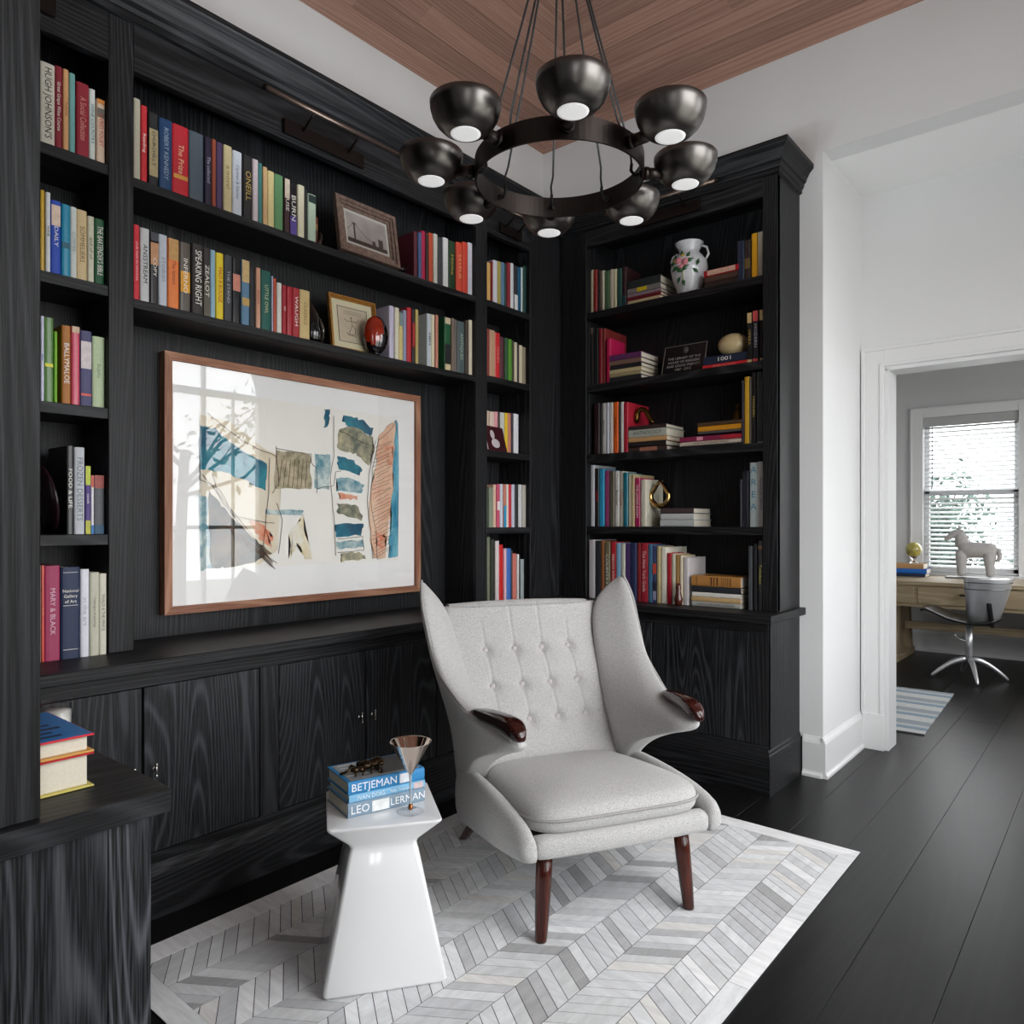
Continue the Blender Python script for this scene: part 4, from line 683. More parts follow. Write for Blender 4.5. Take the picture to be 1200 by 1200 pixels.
# marbled box and little bird between photo frame and marbled book
t=empty('bird_ornament',(-2.44,2.165,2.2965),0,'tiny dark metal ornament in front of the marbled burgundy book','ornament')
MB().sphere((0,0,.016),.013,(1,1.6,.9)).sphere((0,-.02,.028),.007).tube([(0,.01,.018),(0,.035,.034)],.004,6,.002).tube([(0,0,0),(0,0,.01)],.003,6).build('body',mat('dark_metal_small',(40,34,32),.3,.6),t)
# black penguin-like abstract sculpture (smooth tapering form)
t=empty('sculpture',(-2.46,1.722,1.9125),0,'glossy black tapering sculpture between the gold book and the gilt frame','sculpture')
g=MB(); rings=[]
for z_,rx,ry,oy in ((0,.024,.030,.0),(.008,.030,.038,.0),(.04,.032,.042,.002),(.09,.026,.032,-.004),(.125,.017,.020,-.012),(.15,.010,.011,-.018),(.17,.003,.003,-.022)):
    rings.append([(rx*math.cos(2*math.pi*i/24),oy+ry*math.sin(2*math.pi*i/24),z_) for i in range(24)])
g.loft(rings); g.build('body',mat('gloss_black',(14,13,13),.07,coat=.5),t); MB().tube([(.012,.034,.012),(.010,.040,.06),(.004,.030,.10)],.004,8,.002).build('wing_blade',NICK,t)
# amber and black oval vase
t=empty('vase',(-2.44,2.018,1.9125),R(-20),'oval glossy vase, amber red face with black back, on the lower shelf','vase')
g=MB(); g.sphere((0,0,.082),.06,(.62,.95,1.36),28,20); 
g.bm.faces.ensure_lookup_table()
for f in g.bm.faces:
    c_=f.calc_center_median(); v=Vector((c_.x/.037,c_.y/.057,(c_.z-.082)/.082)); 
    if v.dot(Vector((.80,-.42,.30)).normalized())>.62: f.material_index=1
g.build('body',[mat('vase_black',(16,12,14),.08,coat=1),mat('vase_amber',(150,38,14),.1,noise=.5,nscale=14,coat=1)],t)
MB().lathe([(.018,0),(.02,.003),(.012,.008),(0,.008)],(0,0,-.0),20).build('foot_ring',mat('vase_black',(0,0,0)),t)
# big pale cover book behind the vase handled by lavender book; framed card in the corner bay
t=empty('photo_card',(-2.42,2.70,1.561),R(6),'small burgundy photo card propped before the corner bay books','card')
g=MB().box((0,0,0),(.003,.175,.13)); g.bm.transform(Matrix.Rotation(R(-14),4,'Y')); g.build('card',mat('card_burgundy',(58,18,26),.4,noise=.5,nscale=20),t)
g=MB().sphere((.004,.07,.085),.018,(.05,1,1.3)).sphere((.004,.085,.04),.03,(.05,1.2,.8)).box((.003,.005,.004),(.0036,.012,.125)); g.bm.transform(Matrix.Rotation(R(-14),4,'Y')); g.build('printed_figures',mat('card_pale',(196,186,190),.5),t)
# flowered vase on the right top shelf
t=empty('flower_vase',(-1.695,3.42,2.3355),R(-90),'white porcelain vase with pink rose and green leaves on the top shelf','vase')
PORC=mat('white_porcelain',(214,214,218),.15,coat=.6)
g=MB(); g.lathe([(.0,0),(.046,0),(.050,.006),(.060,.03),(.082,.09),(.093,.14),(.090,.175),(.070,.205),(.052,.222),(.050,.234),(.066,.262),(.072,.272),(.068,.274),(.046,.24),(.044,.22),(0,.2)],n=40); g.build('body',PORC,t)
def on_vase(a,z):
    prof=[(0,.046),(.03,.060),(.09,.082),(.14,.093),(.175,.090),(.205,.070),(.222,.052)]
    for (z0,r0),(z1_,r1) in zip(prof,prof[1:]):
        if z<=z1_: r_=r0+(r1-r0)*(z-z0)/(z1_-z0); break
    return Vector((r_*math.cos(a),r_*math.sin(a),z)),Vector((math.cos(a),math.sin(a),0))
g=MB(); rnd=random.Random(8)
for a,z,ln,ang in ((-.1,.12,.05,2.4),(-.35,.13,.05,3.6),(.25,.125,.05,.6),(.5,.16,.045,.4),(-.55,.16,.045,3.0),(.1,.06,.045,5.0),(-.2,.075,.045,4.3),(.0,.20,.04,1.6),(.4,.19,.04,1.0),(-.4,.19,.04,2.2),(.9,.15,.04,1.2),(.8,.11,.04,5.6)):
    p,n_=on_vase(a,z); tg=Vector((-n_.y,n_.x,0)); up=Vector((0,0,1)); d=tg*math.cos(ang)+up*math.sin(ang); s=d.cross(n_)
    q=[p+n_*.003-d*ln*.5,p+n_*.006+s*ln*.24,p+n_*.004+d*ln*.5,p+n_*.006-s*ln*.24]; g._f([tuple(v) for v in q]+[tuple(p+n_*.010)],[(0,1,4),(1,2,4),(2,3,4),(3,0,4)])
g.build('painted_leaves',mat('leaf_paint',(36,84,44),.3,noise=.4,nscale=50),t,fix=False)
g=MB()
for a,z,r_ in ((-.15,.165,.017),(.22,.155,.019),(.0,.135,.012)):
    p,n_=on_vase(a,z); g.sphere(tuple(p),r_,(.5,1,1),12,8,)
g.build('painted_roses',mat('rose_paint',(210,130,140),.3,noise=.3,nscale=60),t)
g=MB()
for a,z,r_ in ((.05,.19,.010),(.45,.165,.009),(-.45,.17,.008)):
    p,n_=on_vase(a,z); g.sphere(tuple(p),r_,(.5,1,1),10,8)
g.build('painted_small_flowers',mat('yellow_paint',(206,170,60),.3),t)
g=MB(); g.tube([tuple(on_vase(.1,z)[0]+on_vase(.1,z)[1]*.003) for z in (.13,.10,.07,.045)],.002,6); g.build('painted_stem',mat('stem_paint',(200,200,130),.3),t)
g=MB(); g.tube([(0,.085,.17),(0,.105,.20),(0,.095,.235),(0,.066,.25)],.006,8).tube([(0,-.085,.17),(0,-.100,.20),(0,-.09,.225),(0,-.064,.235)],.005,8); g.build('handle',PORC,t)
# egg, plaque, teardrop, bell, knot, carved knob
zt=1.945+.040+.022
t=empty('ostrich_egg',(-1.463,3.42,zt+.001),R(8),'large pale egg lying on the navy book of the second right shelf','egg')
g=MB(); g.sphere((0,0,.055),.055,(1.33,1,1),32,20); g.build('shell',mat('egg_shell',(206,184,140),.35,noise=.03,nscale=60),t)
t=empty('plaque',(-1.84,3.40,1.9455),0,'black engraved plaque with thin silver border leaning on the second right shelf','plaque')
def tilt(g): g.bm.transform(Matrix.Rotation(R(-16),4,'X')@Matrix.Rotation(0,4,'Z')); return g
tilt(MB().box((0,-.006,.006),(.235,0,.168),.001)).build('slab',mat('plaque_black',(16,16,18),.25),t)
g=MB()
for q in ((.0,.006,.235,.0085),(.0,.1655,.235,.168),(0,.006,.003,.168),(.232,.006,.235,.168)): g.box((q[0],-.0068,q[1]),(q[2],-.006,q[3]))
tilt(g).build('border_line',mat('plaque_silver',(180,178,174),.4,.6),t)
for j,s in enumerate(('THE LIBRARY OF THE','HOUSE OF READERS','AND GOOD FRIENDS','1987 - 2012')):
    text('engraved_line',s,Matrix.Rotation(R(-16),3,'X')@Vector((.1175,-.0075,.095-.021*j)),Matrix.Rotation(R(74),3,'X'),.019,(170,165,163),t)
g=MB(); g.lathe([(0,.0),(.012,.004),(.016,.02),(.012,.034),(0,.036)],(.12,-.005,.118),16); tilt(g).build('engraved_portrait',mat('plaque_grey',(70,66,66),.5),t)
tilt(MB().box((.04,-.02,-.001),(.055,.0,.006)).box((.18,-.02,-.001),(.195,.0,.006))).build('easel_feet',mat('plaque_black',(0,0,0)),t)
zt=1.569+.02+.04+.024+.026+.026
t=empty('bronze_ornament',(-1.950,3.42,zt+.001),0,'dark bronze folded ornament before the crimson book, third right shelf','ornament')
MB().tube([(-.05,0,.02),(-.05,.0,.075),(-.02,0,.105),(.015,0,.08),(.03,0,.035),(.055,0,.014)],.02,10,.012).build('body',mat('gold_bronze',(110,78,36),.25,.9,noise=.3,nscale=20),t,sub=1)
zt=1.634+.018+.026+.012
t=empty('brass_bell',(-1.44,3.42,zt+.001),0,'small aged brass bell standing on the orange book stack','bell')
MB().lathe([(0,.048),(.03,0),(.031,.003),(.026,.015),(.020,.035),(.017,.048),(.010,.056),(.0,.058)],n=24).build('bell_body',mat('aged_brass',(110,88,48),.4,.9,noise=.2,nscale=40),t)
MB().tube([(0,0,.056),(0,0,.066)],.005,8).sphere((0,0,.074),.011,n=12,m=8).build('finial',mat('aged_brass',(0,0,0)),t)
zt=1.182+.027+.032+.034
t=empty('loop_ornament',(-1.848,3.40,zt+.001),R(5),'polished brass teardrop loop ornament on the brown book stack','ornament')
P=[]
for i in range(33):
    a=2*math.pi*i/32-math.pi/2; rx=.050*math.cos(a)*(1 if math.sin(a)<.2 else 1-.55*(math.sin(a)-.2)); P.append((rx,0,.064+.052*math.sin(a)+(.020*max(0,math.sin(a))**3)))
g=MB(); rings=[]
for i in range(32):
    p=Vector(P[i]); c_=Vector((0,0,.064)); n_=(p-c_).normalized(); th=.012+.006*(1-math.sin(2*math.pi*i/32-math.pi/2))/2
    rings.append([tuple(p+n_*th*math.cos(q)*.8+Vector((0,1,0))*th*1.2*math.sin(q)) for q in [2*math.pi*k_/10 for k_ in range(10)]])
g.loft(rings,True,False,True); g.build('loop',mat('polished_brass',(206,170,110),.12,1),t)
t=empty('carved_knob',(-1.685,3.285,.798),0,'small dark polished wooden figure between lilac grey book and wooden book stack','ornament')
g=MB(); g.lathe([(0,0),(.014,0),(.018,.01),(.022,.03),(.016,.05),(.011,.07),(.014,.085),(.010,.105),(0,.11)],n=20); g.build('body',mat('polished_mahogany',(74,30,20),.18,coat=.5),t)
# ================================================================ wing chair
def fabric():
    m,nt,b=nm('grey_wool'); N=nt.nodes.new; L=nt.links.new; tc=N('ShaderNodeTexCoord')
    n=N('ShaderNodeTexNoise'); n.inputs['Scale'].default_value=420; n.inputs['Detail'].default_value=3; L(tc.outputs['Object'],n.inputs['Vector'])
    n2=N('ShaderNodeTexNoise'); n2.inputs['Scale'].default_value=9; L(tc.outputs['Object'],n2.inputs['Vector'])
    mr=N('ShaderNodeMapRange'); mr.inputs[1].default_value=.35; mr.inputs[2].default_value=.65; L(n.outputs['Fac'],mr.inputs[0])
    mx=N('ShaderNodeMix'); mx.data_type='RGBA'; mx.inputs[6].default_value=(*lin((156,155,154)),1); mx.inputs[7].default_value=(*lin((203,201,199)),1); L(mr.outputs[0],mx.inputs[0])
    L(mx.outputs[2],b.inputs['Base Color']); b.inputs['Roughness'].default_value=.9; b.inputs['Sheen Weight'].default_value=.25; b.inputs['Specular IOR Level'].default_value=.2
    bp=N('ShaderNodeBump'); bp.inputs['Strength'].default_value=.5; bp.inputs['Distance'].default_value=.0012; L(n.outputs['Fac'],bp.inputs['Height']); L(bp.outputs[0],b.inputs['Normal']); return m
FAB=fabric(); PIPE=mat('piping_grey',(158,156,153),.85,noise=.1,nscale=300)
CH0=Vector((-1.165,1.885,0.0048)); CRZ=math.atan2(.876,.483)
ch=empty('wing_chair',CH0,CRZ,'light grey wool wing chair with buttoned back and walnut paws, standing on the hide rug','chair')
ST_=[((.416,.70,.985),(.410,.745,.975),(.402,.735,.968),.012),((.424,.645,.905),(.405,.80,.93),(.30,.775,.885),.018),((.416,.585,.80),(.395,.80,.84),(.272,.742,.80),.020),((.404,.52,.70),(.38,.785,.74),(.258,.69,.70),.022),((.382,.41,.638),(.366,.765,.65),(.25,.645,.62),.028),((.348,.27,.584),(.352,.745,.57),(.245,.595,.55),.040),((.320,.14,.582),(.342,.725,.50),(.243,.555,.49),.047),((.305,.03,.572),(.335,.705,.44),(.243,.53,.44),.047),((.300,.026,.538),(.332,.685,.38),(.245,.505,.40),.046),((.302,.15,.500),(.327,.665,.33),(.25,.49,.37),.042),((.304,.29,.45),(.322,.645,.28),(.258,.48,.34),.038),((.305,.39,.385),(.315,.635,.24),(.264,.48,.31),.032),((.305,.45,.31),(.31,.625,.20),(.27,.49,.26),.026)]
U=[0,.05,.16,.36,.66,1.0]; Hh=[.2,.8,1.0,.75,.45,.1]
for s in (-1,1):
    rings=[]
    for F_,B_,J_,t_ in ST_:
        a=Vector((F_[0]*s,F_[1],F_[2])); b_=Vector((B_[0]*s,B_[1],B_[2])); c_=Vector((J_[0]*s,J_[1],J_[2]))
        out=[];inn=[]
        for u,h in zip(U,Hh):
            out.append(a.lerp(b_,u)+Vector((s*h*t_,0,0))); inn.append(a.lerp(c_,u)-Vector((s*h*t_*(.9),0,0)))
        rings.append([tuple(p) for p in out]+[tuple(p) for p in reversed(inn)])
    MB().loft(rings).build('wing',FAB,ch,sub=2)
    pipe=[Vector(((F_[0]+t_*.45)*s,F_[1]+.006,F_[2]+.0)) for i,(F_,B_,J_,t_) in enumerate(ST_[:8])]
    Q=[]
    for i in range(len(pipe)-1):
        p0=pipe[max(0,i-1)];p1=pipe[i];p2=pipe[i+1];p3=pipe[min(len(pipe)-1,i+2)]
        for j in range(5):
            t=j/5; Q.append(.5*((2*p1)+(-p0+p2)*t+(2*p0-5*p1+4*p2-p3)*t*t+(-p0+3*p1-3*p2+p3)*t*t*t))
    Q.append(pipe[-1]); MB().tube(Q,.0055,6).build('piping',PIPE,ch)
    rings=[]
    for (wx,y,z,hw,hh) in ((.353,.300,.594,.008,.006),(.350,.285,.599,.020,.012),(.340,.225,.604,.027,.017),(.324,.145,.607,.029,.020),(.312,.085,.606,.030,.022),(.307,.05,.600,.029,.024),(.305,.028,.590,.024,.022),(.304,.014,.582,.014,.014),(.304,.010,.580,.006,.006)):
        ring=[]
        for i in range(16):
            q=2*math.pi*i/16; cx_=abs(math.cos(q))**.6*(1 if math.cos(q)>=0 else -1); sz=abs(math.sin(q))**.6*(1 if math.sin(q)>=0 else -1)
            ring.append((s*wx+hw*cx_,y,z+hh*sz))
        rings.append(ring)
    MB().loft(rings).build('paw',PAW,ch,sub=1)
    rings=[]
    for (y,zb_,zt_,x0,x1) in ((-.066,.258,.312,.286,.322),(-.052,.25,.335,.284,.338),(.0,.240,.352,.283,.345),(.12,.218,.366,.283,.349),(.30,.19,.368,.283,.350),(.46,.165,.362,.284,.349),(.54,.155,.345,.286,.345),(.57,.17,.32,.29,.335)):
        r_=.018; rings.append([(s*x,y,z) for x,z in ((x0,zb_+r_*.3),(x0+r_*.3,zb_),(x1-r_,zb_),(x1,zb_+r_),(x1,zt_-r_*1.3),(x1-r_,zt_),(x0+r_,zt_),(x0,zt_-r_))])
    MB().loft(rings).build('side_rail',FAB,ch,sub=1)
# front rail
rings=[]
for x in (-.288,-.27,-.14,0,.14,.27,.288):
    yy=-.058-.012*math.cos(x/.29*math.pi/2); rings.append([(x,yy+.008,.252),(x,yy,.262),(x,yy-.002,.28),(x,yy+.001,.306),(x,yy+.014,.316),(x,yy+.07,.316),(x,yy+.07,.252)])
MB().loft(rings).build('front_rail',FAB,ch,sub=1)
bx('underside',(-.28,.0,.268),(.28,.58,.30),mat('dust_cover',(40,38,36),.9),ch,0,False)
# buttoned inner back
BT=[(x,z) for z,xs in ((.712,(-.172,-.057,.057,.172)),(.592,(-.172,-.057,.057,.172)),(.478,(-.172,-.057,.057,.172))) for x in xs]
def back_y(x,z):
    if z<.72: return .49+.62*(z-.38)-.008*math.sin((z-.38)/.34*math.pi)
    return .7008+.62*(z-.72)-1.1*(z-.72)**2
def back_pt(x,z):
    y=back_y(x,z)
    y-=.014*(1-(x/.28)**2)
    dep=0
    for bx_,bz in BT:
        d2=((x-bx_)**2+(z-bz)**2); dep+=.020*math.exp(-d2/(.020**2))+.006*math.exp(-d2/(.05**2))
    for row in range(4):   # soft vertical pleats from top to the lowest button
        zz=[BT[row+4*k_][1] for k_ in range(3)]; xx=[BT[row+4*k_][0] for k_ in range(3)]
        if z>=zz[0]: xc=xx[0]*(1+.35*(z-zz[0]))
        elif z>=zz[1]: xc=xx[1]+(xx[0]-xx[1])*(z-zz[1])/(zz[0]-zz[1])
        elif z>=zz[2]: xc=xx[2]+(xx[1]-xx[2])*(z-zz[2])/(zz[1]-zz[2])
        else: continue
        dep+=.0042*math.exp(-((x-xc)/.0050)**2)
    return y+dep
NX,NZ=150,100; g=MB(); V=[]
for j in range(NZ+1):
    f=j/NZ; row=[]
    for i in range(NX+1):
        a=-1+2*i/NX
        if f<.86:
            z=.31+(.862-.31)*f/.86; x=a*(.262+.032*(z-.31)/.55); row.append((x,back_pt(x,z),z))
        else:
            q=(f-.86)/.14*math.pi*.95; x=a*.294; y0=back_pt(x,.862); rad=.026
            cr=.010*(1-a*a); row.append((x,y0+rad*1.25*(1-math.cos(q)),.862+rad*.8*math.sin(q)+cr*math.sin(q)))
    V+=row
fs=[(j*(NX+1)+i,j*(NX+1)+i+1,(j+1)*(NX+1)+i+1,(j+1)*(NX+1)+i) for j in range(NZ) for i in range(NX)]
g._f(V,fs,True); g.build('back_cushion',FAB,ch)
g=MB(); rings=[]
for z,y,w_ in ((.20,.60,.29),(.35,.64,.31),(.6,.72,.34),(.80,.775,.365),(.868,.80,.35),(.880,.80,.33),(.872,.775,.31)): rings.append([(-w_,y,z),(-w_*.5,y+.02,z),(0,y+.025,z),(w_*.5,y+.02,z),(w_,y,z),(w_,y-.04,z),(0,y-.04,z),(-w_,y-.04,z)])
g.loft(rings).build('outer_back',FAB,ch,sub=1)
for x,z in BT: 
    y=back_pt(x,z); MB().sphere((x,y-.006,z-.001),.0118,(1,.55,1),12,8).build('button',mat('button_grey',(184,178,175),.8),ch)
# seat cushion, rounded pillow with a welt
def sq(a,e): return abs(a)**e*(1 if a>=0 else -1)
rings=[]; WL=None
for k_,(sc,dz) in enumerate(((.0,-.050),(.5,-.050),(.90,-.048),(.975,-.038),(.997,-.018),(1.0,.000),(.985,.022),(.93,.038),(.78,.052),(.55,.062),(.28,.067),(.0,.069))):
    ring=[]
    for i in range(40):
        q=2*math.pi*i/40; x=.297*sq(math.cos(q),.36); y=.235+.292*sq(math.sin(q),.36)
        # narrower towards the back
        x*=1-.13*max(0,(y-.15)/.38); xx=x*max(sc,.002); yy=.245+(y-.245)*max(sc,.002); z=.352-.035*(yy/.5)+dz
        ring.append((xx,yy-.0,z))
    rings.append(ring)
    if k_==5: WL=ring
g=MB(); g.loft(rings); cu=g.build('seat_cushion',FAB,ch,sub=1)
MB().tube([Vector((p[0]*1.004,.235+(p[1]-.235)*1.004,p[2])) for p in WL],.0042,6,close=True).build('piping',PIPE,cu)
for tx,ty,bx_,by,zt_ in ((-.238,.0,-.25,.0,.255),(.222,.005,.25,.0,.255),(-.235,.50,-.25,.736,.215),(.235,.50,.25,.736,.215)):
    g=MB(); rings=[]
    for f,r_ in ((0,.023),(.3,.024),(.7,.021),(.97,.0175),(1,.0165)):
        c_=Vector((tx,ty,zt_)).lerp(Vector((bx_,by,.0005)),f); rings.append([(c_.x+r_*math.cos(2*math.pi*i/16),c_.y+r_*math.sin(2*math.pi*i/16),c_.z) for i in range(16)])
    g.loft(rings).build('leg',LEGW,ch)
# ================================================================ white stool and what stands on it
SRZ=math.atan2(.24,.171)
stl=empty('side_table',(-1.575,1.322,.0048),SRZ,'glossy white ceramic hourglass side table on the hide rug','side table')
g=MB(); rings=[]
for z,h in ((0,.148),(.004,.155),(.012,.158),(.325,.0925),(.338,.0885),(.346,.0885),(.356,.093),(.412,.143),(.418,.1465),(.4205,.1460),(.4215,.143),(.4215,.10),(.4215,.0)):
    c_=min(.012,h*.4)+.0; ring=[]
    for cx_,cy_,a0 in ((1,1,0),(-1,1,90),(-1,-1,180),(1,-1,270)):
        for q in (0,30,60,90): ring.append((cx_*(h-c_)+c_*math.cos(R(a0+q)),cy_*(h-c_)+c_*math.sin(R(a0+q)),z))
    rings.append(ring)
CER=mat('white_ceramic',(238,238,238),.12,coat=.5)
g.loft(rings); o=g.build('body',CER,stl,bev=0)
zt=.0048+.4215
bz=zt+.0005; Brz=R(73.98-90+ -0)   # spines run along 74 degrees
def sbook(th,c,n,lab,t,tc,dx,ln,dep,**k):
    global bz
    kk=dict(tt=t,tc=tc,**k)
    o=book((-1.561+dx*.28,1.199+dx*.96,bz),R(73.98-90),th-.0006,ln,dep,c,kk,lab,'books on the white side table',lying=True,i=1); bz+=th; return o
sbook(.038,(124,146,164),'','grey blue book at the bottom of the stack on the white side table',[('LEO',.15,.80),('LERMAN',.765,.74)],(240,240,240),0,.225,.157,p=[(.30,.52,(226,228,226),.0)])
sbook(.022,(120,178,214),'','thin pale blue book in the middle of the side table stack',[('IVAN DOIG',.28,.72),('Ride Triumph',.66,.5)],(225,235,240),.003,.222,.155,p=[(.84,.97,(200,180,180))])
b3=sbook(.034,(42,130,186),'','bright blue book with black and white cover on top of the side table stack',[('BETJEMAN',.33,.85)],(235,240,245),.001,.222,.157,p=[(.66,.80,(214,218,222))])
# cover art on the top book
g=MB().box((-.150,.01,.0342),(-.008,.212,.0344)); g.build('cover_print',mat('cover_grey_print',(150,152,156),.3,noise=.3,nscale=24),b3)
g=MB().box((-.150,.10,.0345),(-.02,.212,.0347)); g.build('cover_photo',mat('cover_dark_print',(40,38,38),.3,noise=.5,nscale=30),b3)
g=MB()
for j in range(5): g.box((-.14+.022*j,.02,.0346),(-.132+.022*j,.08-.006*(j%2),.0348))
g.build('cover_lines',mat('cover_line_white',(214,214,214),.3),b3)
# bronze creature
t=empty('bronze_figurine',(-1.600,1.290,bz+.0006),R(70),'small lumpy dark bronze creature ornament lying on the bright blue book','ornament')
g=MB(); rnd=random.Random(2)
for i in range(11): g.sphere((rnd.uniform(-.04,.045),rnd.uniform(-.02,.022),.010+rnd.uniform(0,.010)),rnd.uniform(.009,.018),(1.1,1,.7),10,7)
g.build('body',BRONZ,t)
g=MB()
for q in (-.03,-.01,.015,.035):
    g.tube([(q,-.01,.010),(q-.006,-.028,.012),(q-.012,-.038,.003)],.0045,6,.0025); g.tube([(q,.01,.010),(q-.004,.027,.012),(q-.006,.036,.003)],.0045,6,.0025)
g.tube([(-.03,-.008,.014),(-.06,-.02,.014),(-.075,-.01,.006),(-.066,.004,.005)],.0045,6,.003)
g.build('leg',BRONZ,t)
# martini glass
t=empty('cocktail_glass',(-1.474,1.338,zt+.0004),0,'silvered cocktail glass with thin clear stem standing on the white side table','glass')
SILV=mat('mirror_silver_copper',(206,190,178),.06,1)
MB().lathe([(0,0),(.033,.0),(.036,.0012),(.033,.0022),(.010,.0045),(.0035,.009)],n=32).build('foot',PANE,t)
MB().lathe([(.0035,.009),(.0030,.03),(.0030,.085),(.0038,.098),(.0,.100)],n=16).build('stem',mat('stem_glass',(225,228,230),.08,trans=.6,spec=.8),t)
MB().lathe([(0,.004),(.006,.006),(.007,.012),(.0055,.020),(0,.022)],n=16).build('foot_knop',mat('copper_knop',(150,96,60),.25,1),t)
MB().lathe([(.0,.098),(.004,.100),(.010,.108),(.0545,.187),(.0555,.188),(.0560,.1885),(.0535,.187),(.010,.112),(0,.108)],n=48).build('bowl',SILV,t)
# ================================================================ hide rug in chevrons
rg=empty('hide_rug',(-1.43,1.84,0),0,'pale grey and white cowhide rug pieced in chevrons with plain border','rug')
HID=[]
for i,c in enumerate(((222,223,224),(212,213,215),(198,199,201),(218,219,220),(168,168,169),(232,232,233),(206,207,208),(218,216,213),(186,186,188))):
    HID.append(chalk('cowhide_%d'%i,c,tuple(min(255,int(v*1.09)) for v in c),7,.5,(1,6,1) if i%2 else (5,1.4,1)))
rnd=random.Random(21)
x0,x1,y0,y1=-2.035,-.800,.885,2.785; NC=9; cw=(x1-x0)/NC; ph=.0445; sl=.088
bx('backing',(x0-.084,y0-.066,.0002),(x1+.056,y1+.078,.003),mat('rug_backing',(46,45,45),.9),rg,0)
def clip(P,lo,hi):
    for s,v in ((1,lo),(-1,hi)):
        Q=[]
        for i in range(len(P)):
            a=P[i];b_=P[(i+1)%len(P)]; fa=s*(a[1]-v)>=0; fb=s*(b_[1]-v)>=0
            if fa: Q.append(a)
            if fa!=fb: t=(v-a[1])/(b_[1]-a[1]); Q.append((a[0]+(b_[0]-a[0])*t,v))
        P=Q
        if len(P)<3: return []
    return P
PIECES=[]
for c_ in range(NC):
    xa=x0+c_*cw; xb=xa+cw; s=sl if c_%2 else -sl
    y=y0-.12+rnd.uniform(0,.02)
    while y<y1+.12:
        p_=ph*rnd.uniform(.82,1.18)
        ya_,yb_=(y-s/2,y+s/2)
        k_=.0013; P=clip([(xa,ya_+k_),(xb,yb_+k_),(xb,yb_+p_-k_),(xa,ya_+p_-k_)],y0,y1)
        if P:
            cx_=sum(p[0] for p in P)/len(P); cy_=sum(p[1] for p in P)/len(P)
            Q=[(p[0]-k_*(1 if p[0]>cx_ else -1),p[1]) for p in P]
            PIECES.append((Q,(cx_**2+cy_**2+1.44)**.5,.0011+rnd.uniform(0,.0003),rnd.choice(HID+[HID[0],HID[1],HID[3],HID[6]])))
        y+=p_
PIECES.sort(key=lambda p:p[1])
for Q,d_,h_,m_ in PIECES[:285]: MB().prism([(q[0],q[1],.003) for q in Q],(0,0,h_)).build('hide_piece',m_,rg,True)
g=MB()
for Q,d_,h_,m_ in PIECES[285:]: g.mi=HID.index(m_); g.prism([(q[0],q[1],.003) for q in Q],(0,0,h_))
tag(g.build('far_hide_pieces',HID,rg,True),kind='stuff')
BRD=[HID[0],HID[5],HID[3]]
def strip(P): MB().prism([(p[0],p[1],.003) for p in P],(0,0,.0014)).build('border_strip',rnd.choice(BRD),rg,True)
for a,b_ in ((0,.22),(.22,.5),(.5,.72),(.72,1)):
    ya_=y0+(y1-y0)*a; yb_=y0+(y1-y0)*b_; g_=.0008
    oa=-.066 if a==0 else 0; ob=.078 if b_==1 else 0
    strip([(x0-.084,ya_+oa+g_),(x0-.001,ya_+g_),(x0-.001,yb_-g_),(x0-.084,yb_+ob-g_)]); strip([(x1+.001,ya_+g_),(x1+.056,ya_+oa+g_),(x1+.056,yb_+ob-g_),(x1+.001,yb_-g_)])
for a,b_ in ((0,.3),(.3,.64),(.64,1)):
    xa=x0+(x1-x0)*a; xb=x0+(x1-x0)*b_; oa=-.084 if a==0 else 0; ob=.056 if b_==1 else 0
    strip([(xa+.0008+oa,y0-.066),(xb-.0008+ob,y0-.066),(xb-.0008,y0-.001),(xa+.0008,y0-.001)]); strip([(xa+.0008,y1+.001),(xb-.0008,y1+.001),(xb-.0008+ob,y1+.078),(xa+.0008+oa,y1+.078)])
# ================================================================ chandelier
CX_,CY_=-1.274,1.737; HZ=3.05; BULB=5.5
chd=empty('chandelier',(CX_,CY_,2.195),0,'black metal ring chandelier with eight bowl shaped lamps hanging on black cords','chandelier')
g=MB(); n=96; rings=[]
for i in range(n):
    a=2*math.pi*i/n; ca,sa=math.cos(a),math.sin(a); rings.append([((r_)*ca,(r_)*sa,z) for r_,z in ((.240,0),(.246,0),(.246,.062),(.240,.062))])
g.loft(rings,False,False,True)
for f in g.bm.faces: f.smooth=False
g.build('ring',GUNR,chd)
zz_=3.47+.42*min(XR-CX_,CX_-XL,3.6-CY_,CY_+.2)-2.195-.004
MB().tube([(0,0,HZ-2.195),(0,0,zz_)],.008,12).build('rod',GUN,chd)
MB().lathe([(0,HZ-2.195-.03),(.02,HZ-2.195-.028),(.026,HZ-2.195),(.02,HZ-2.195+.03),(0,HZ-2.195+.034)],n=24).lathe([(.0,zz_-.035),(.06,zz_-.03),(.07,zz_),(0,zz_)],n=32).build('canopy',GUN,chd)
LENS=mat('frosted_lens',(236,236,236),.5,emis=.55)
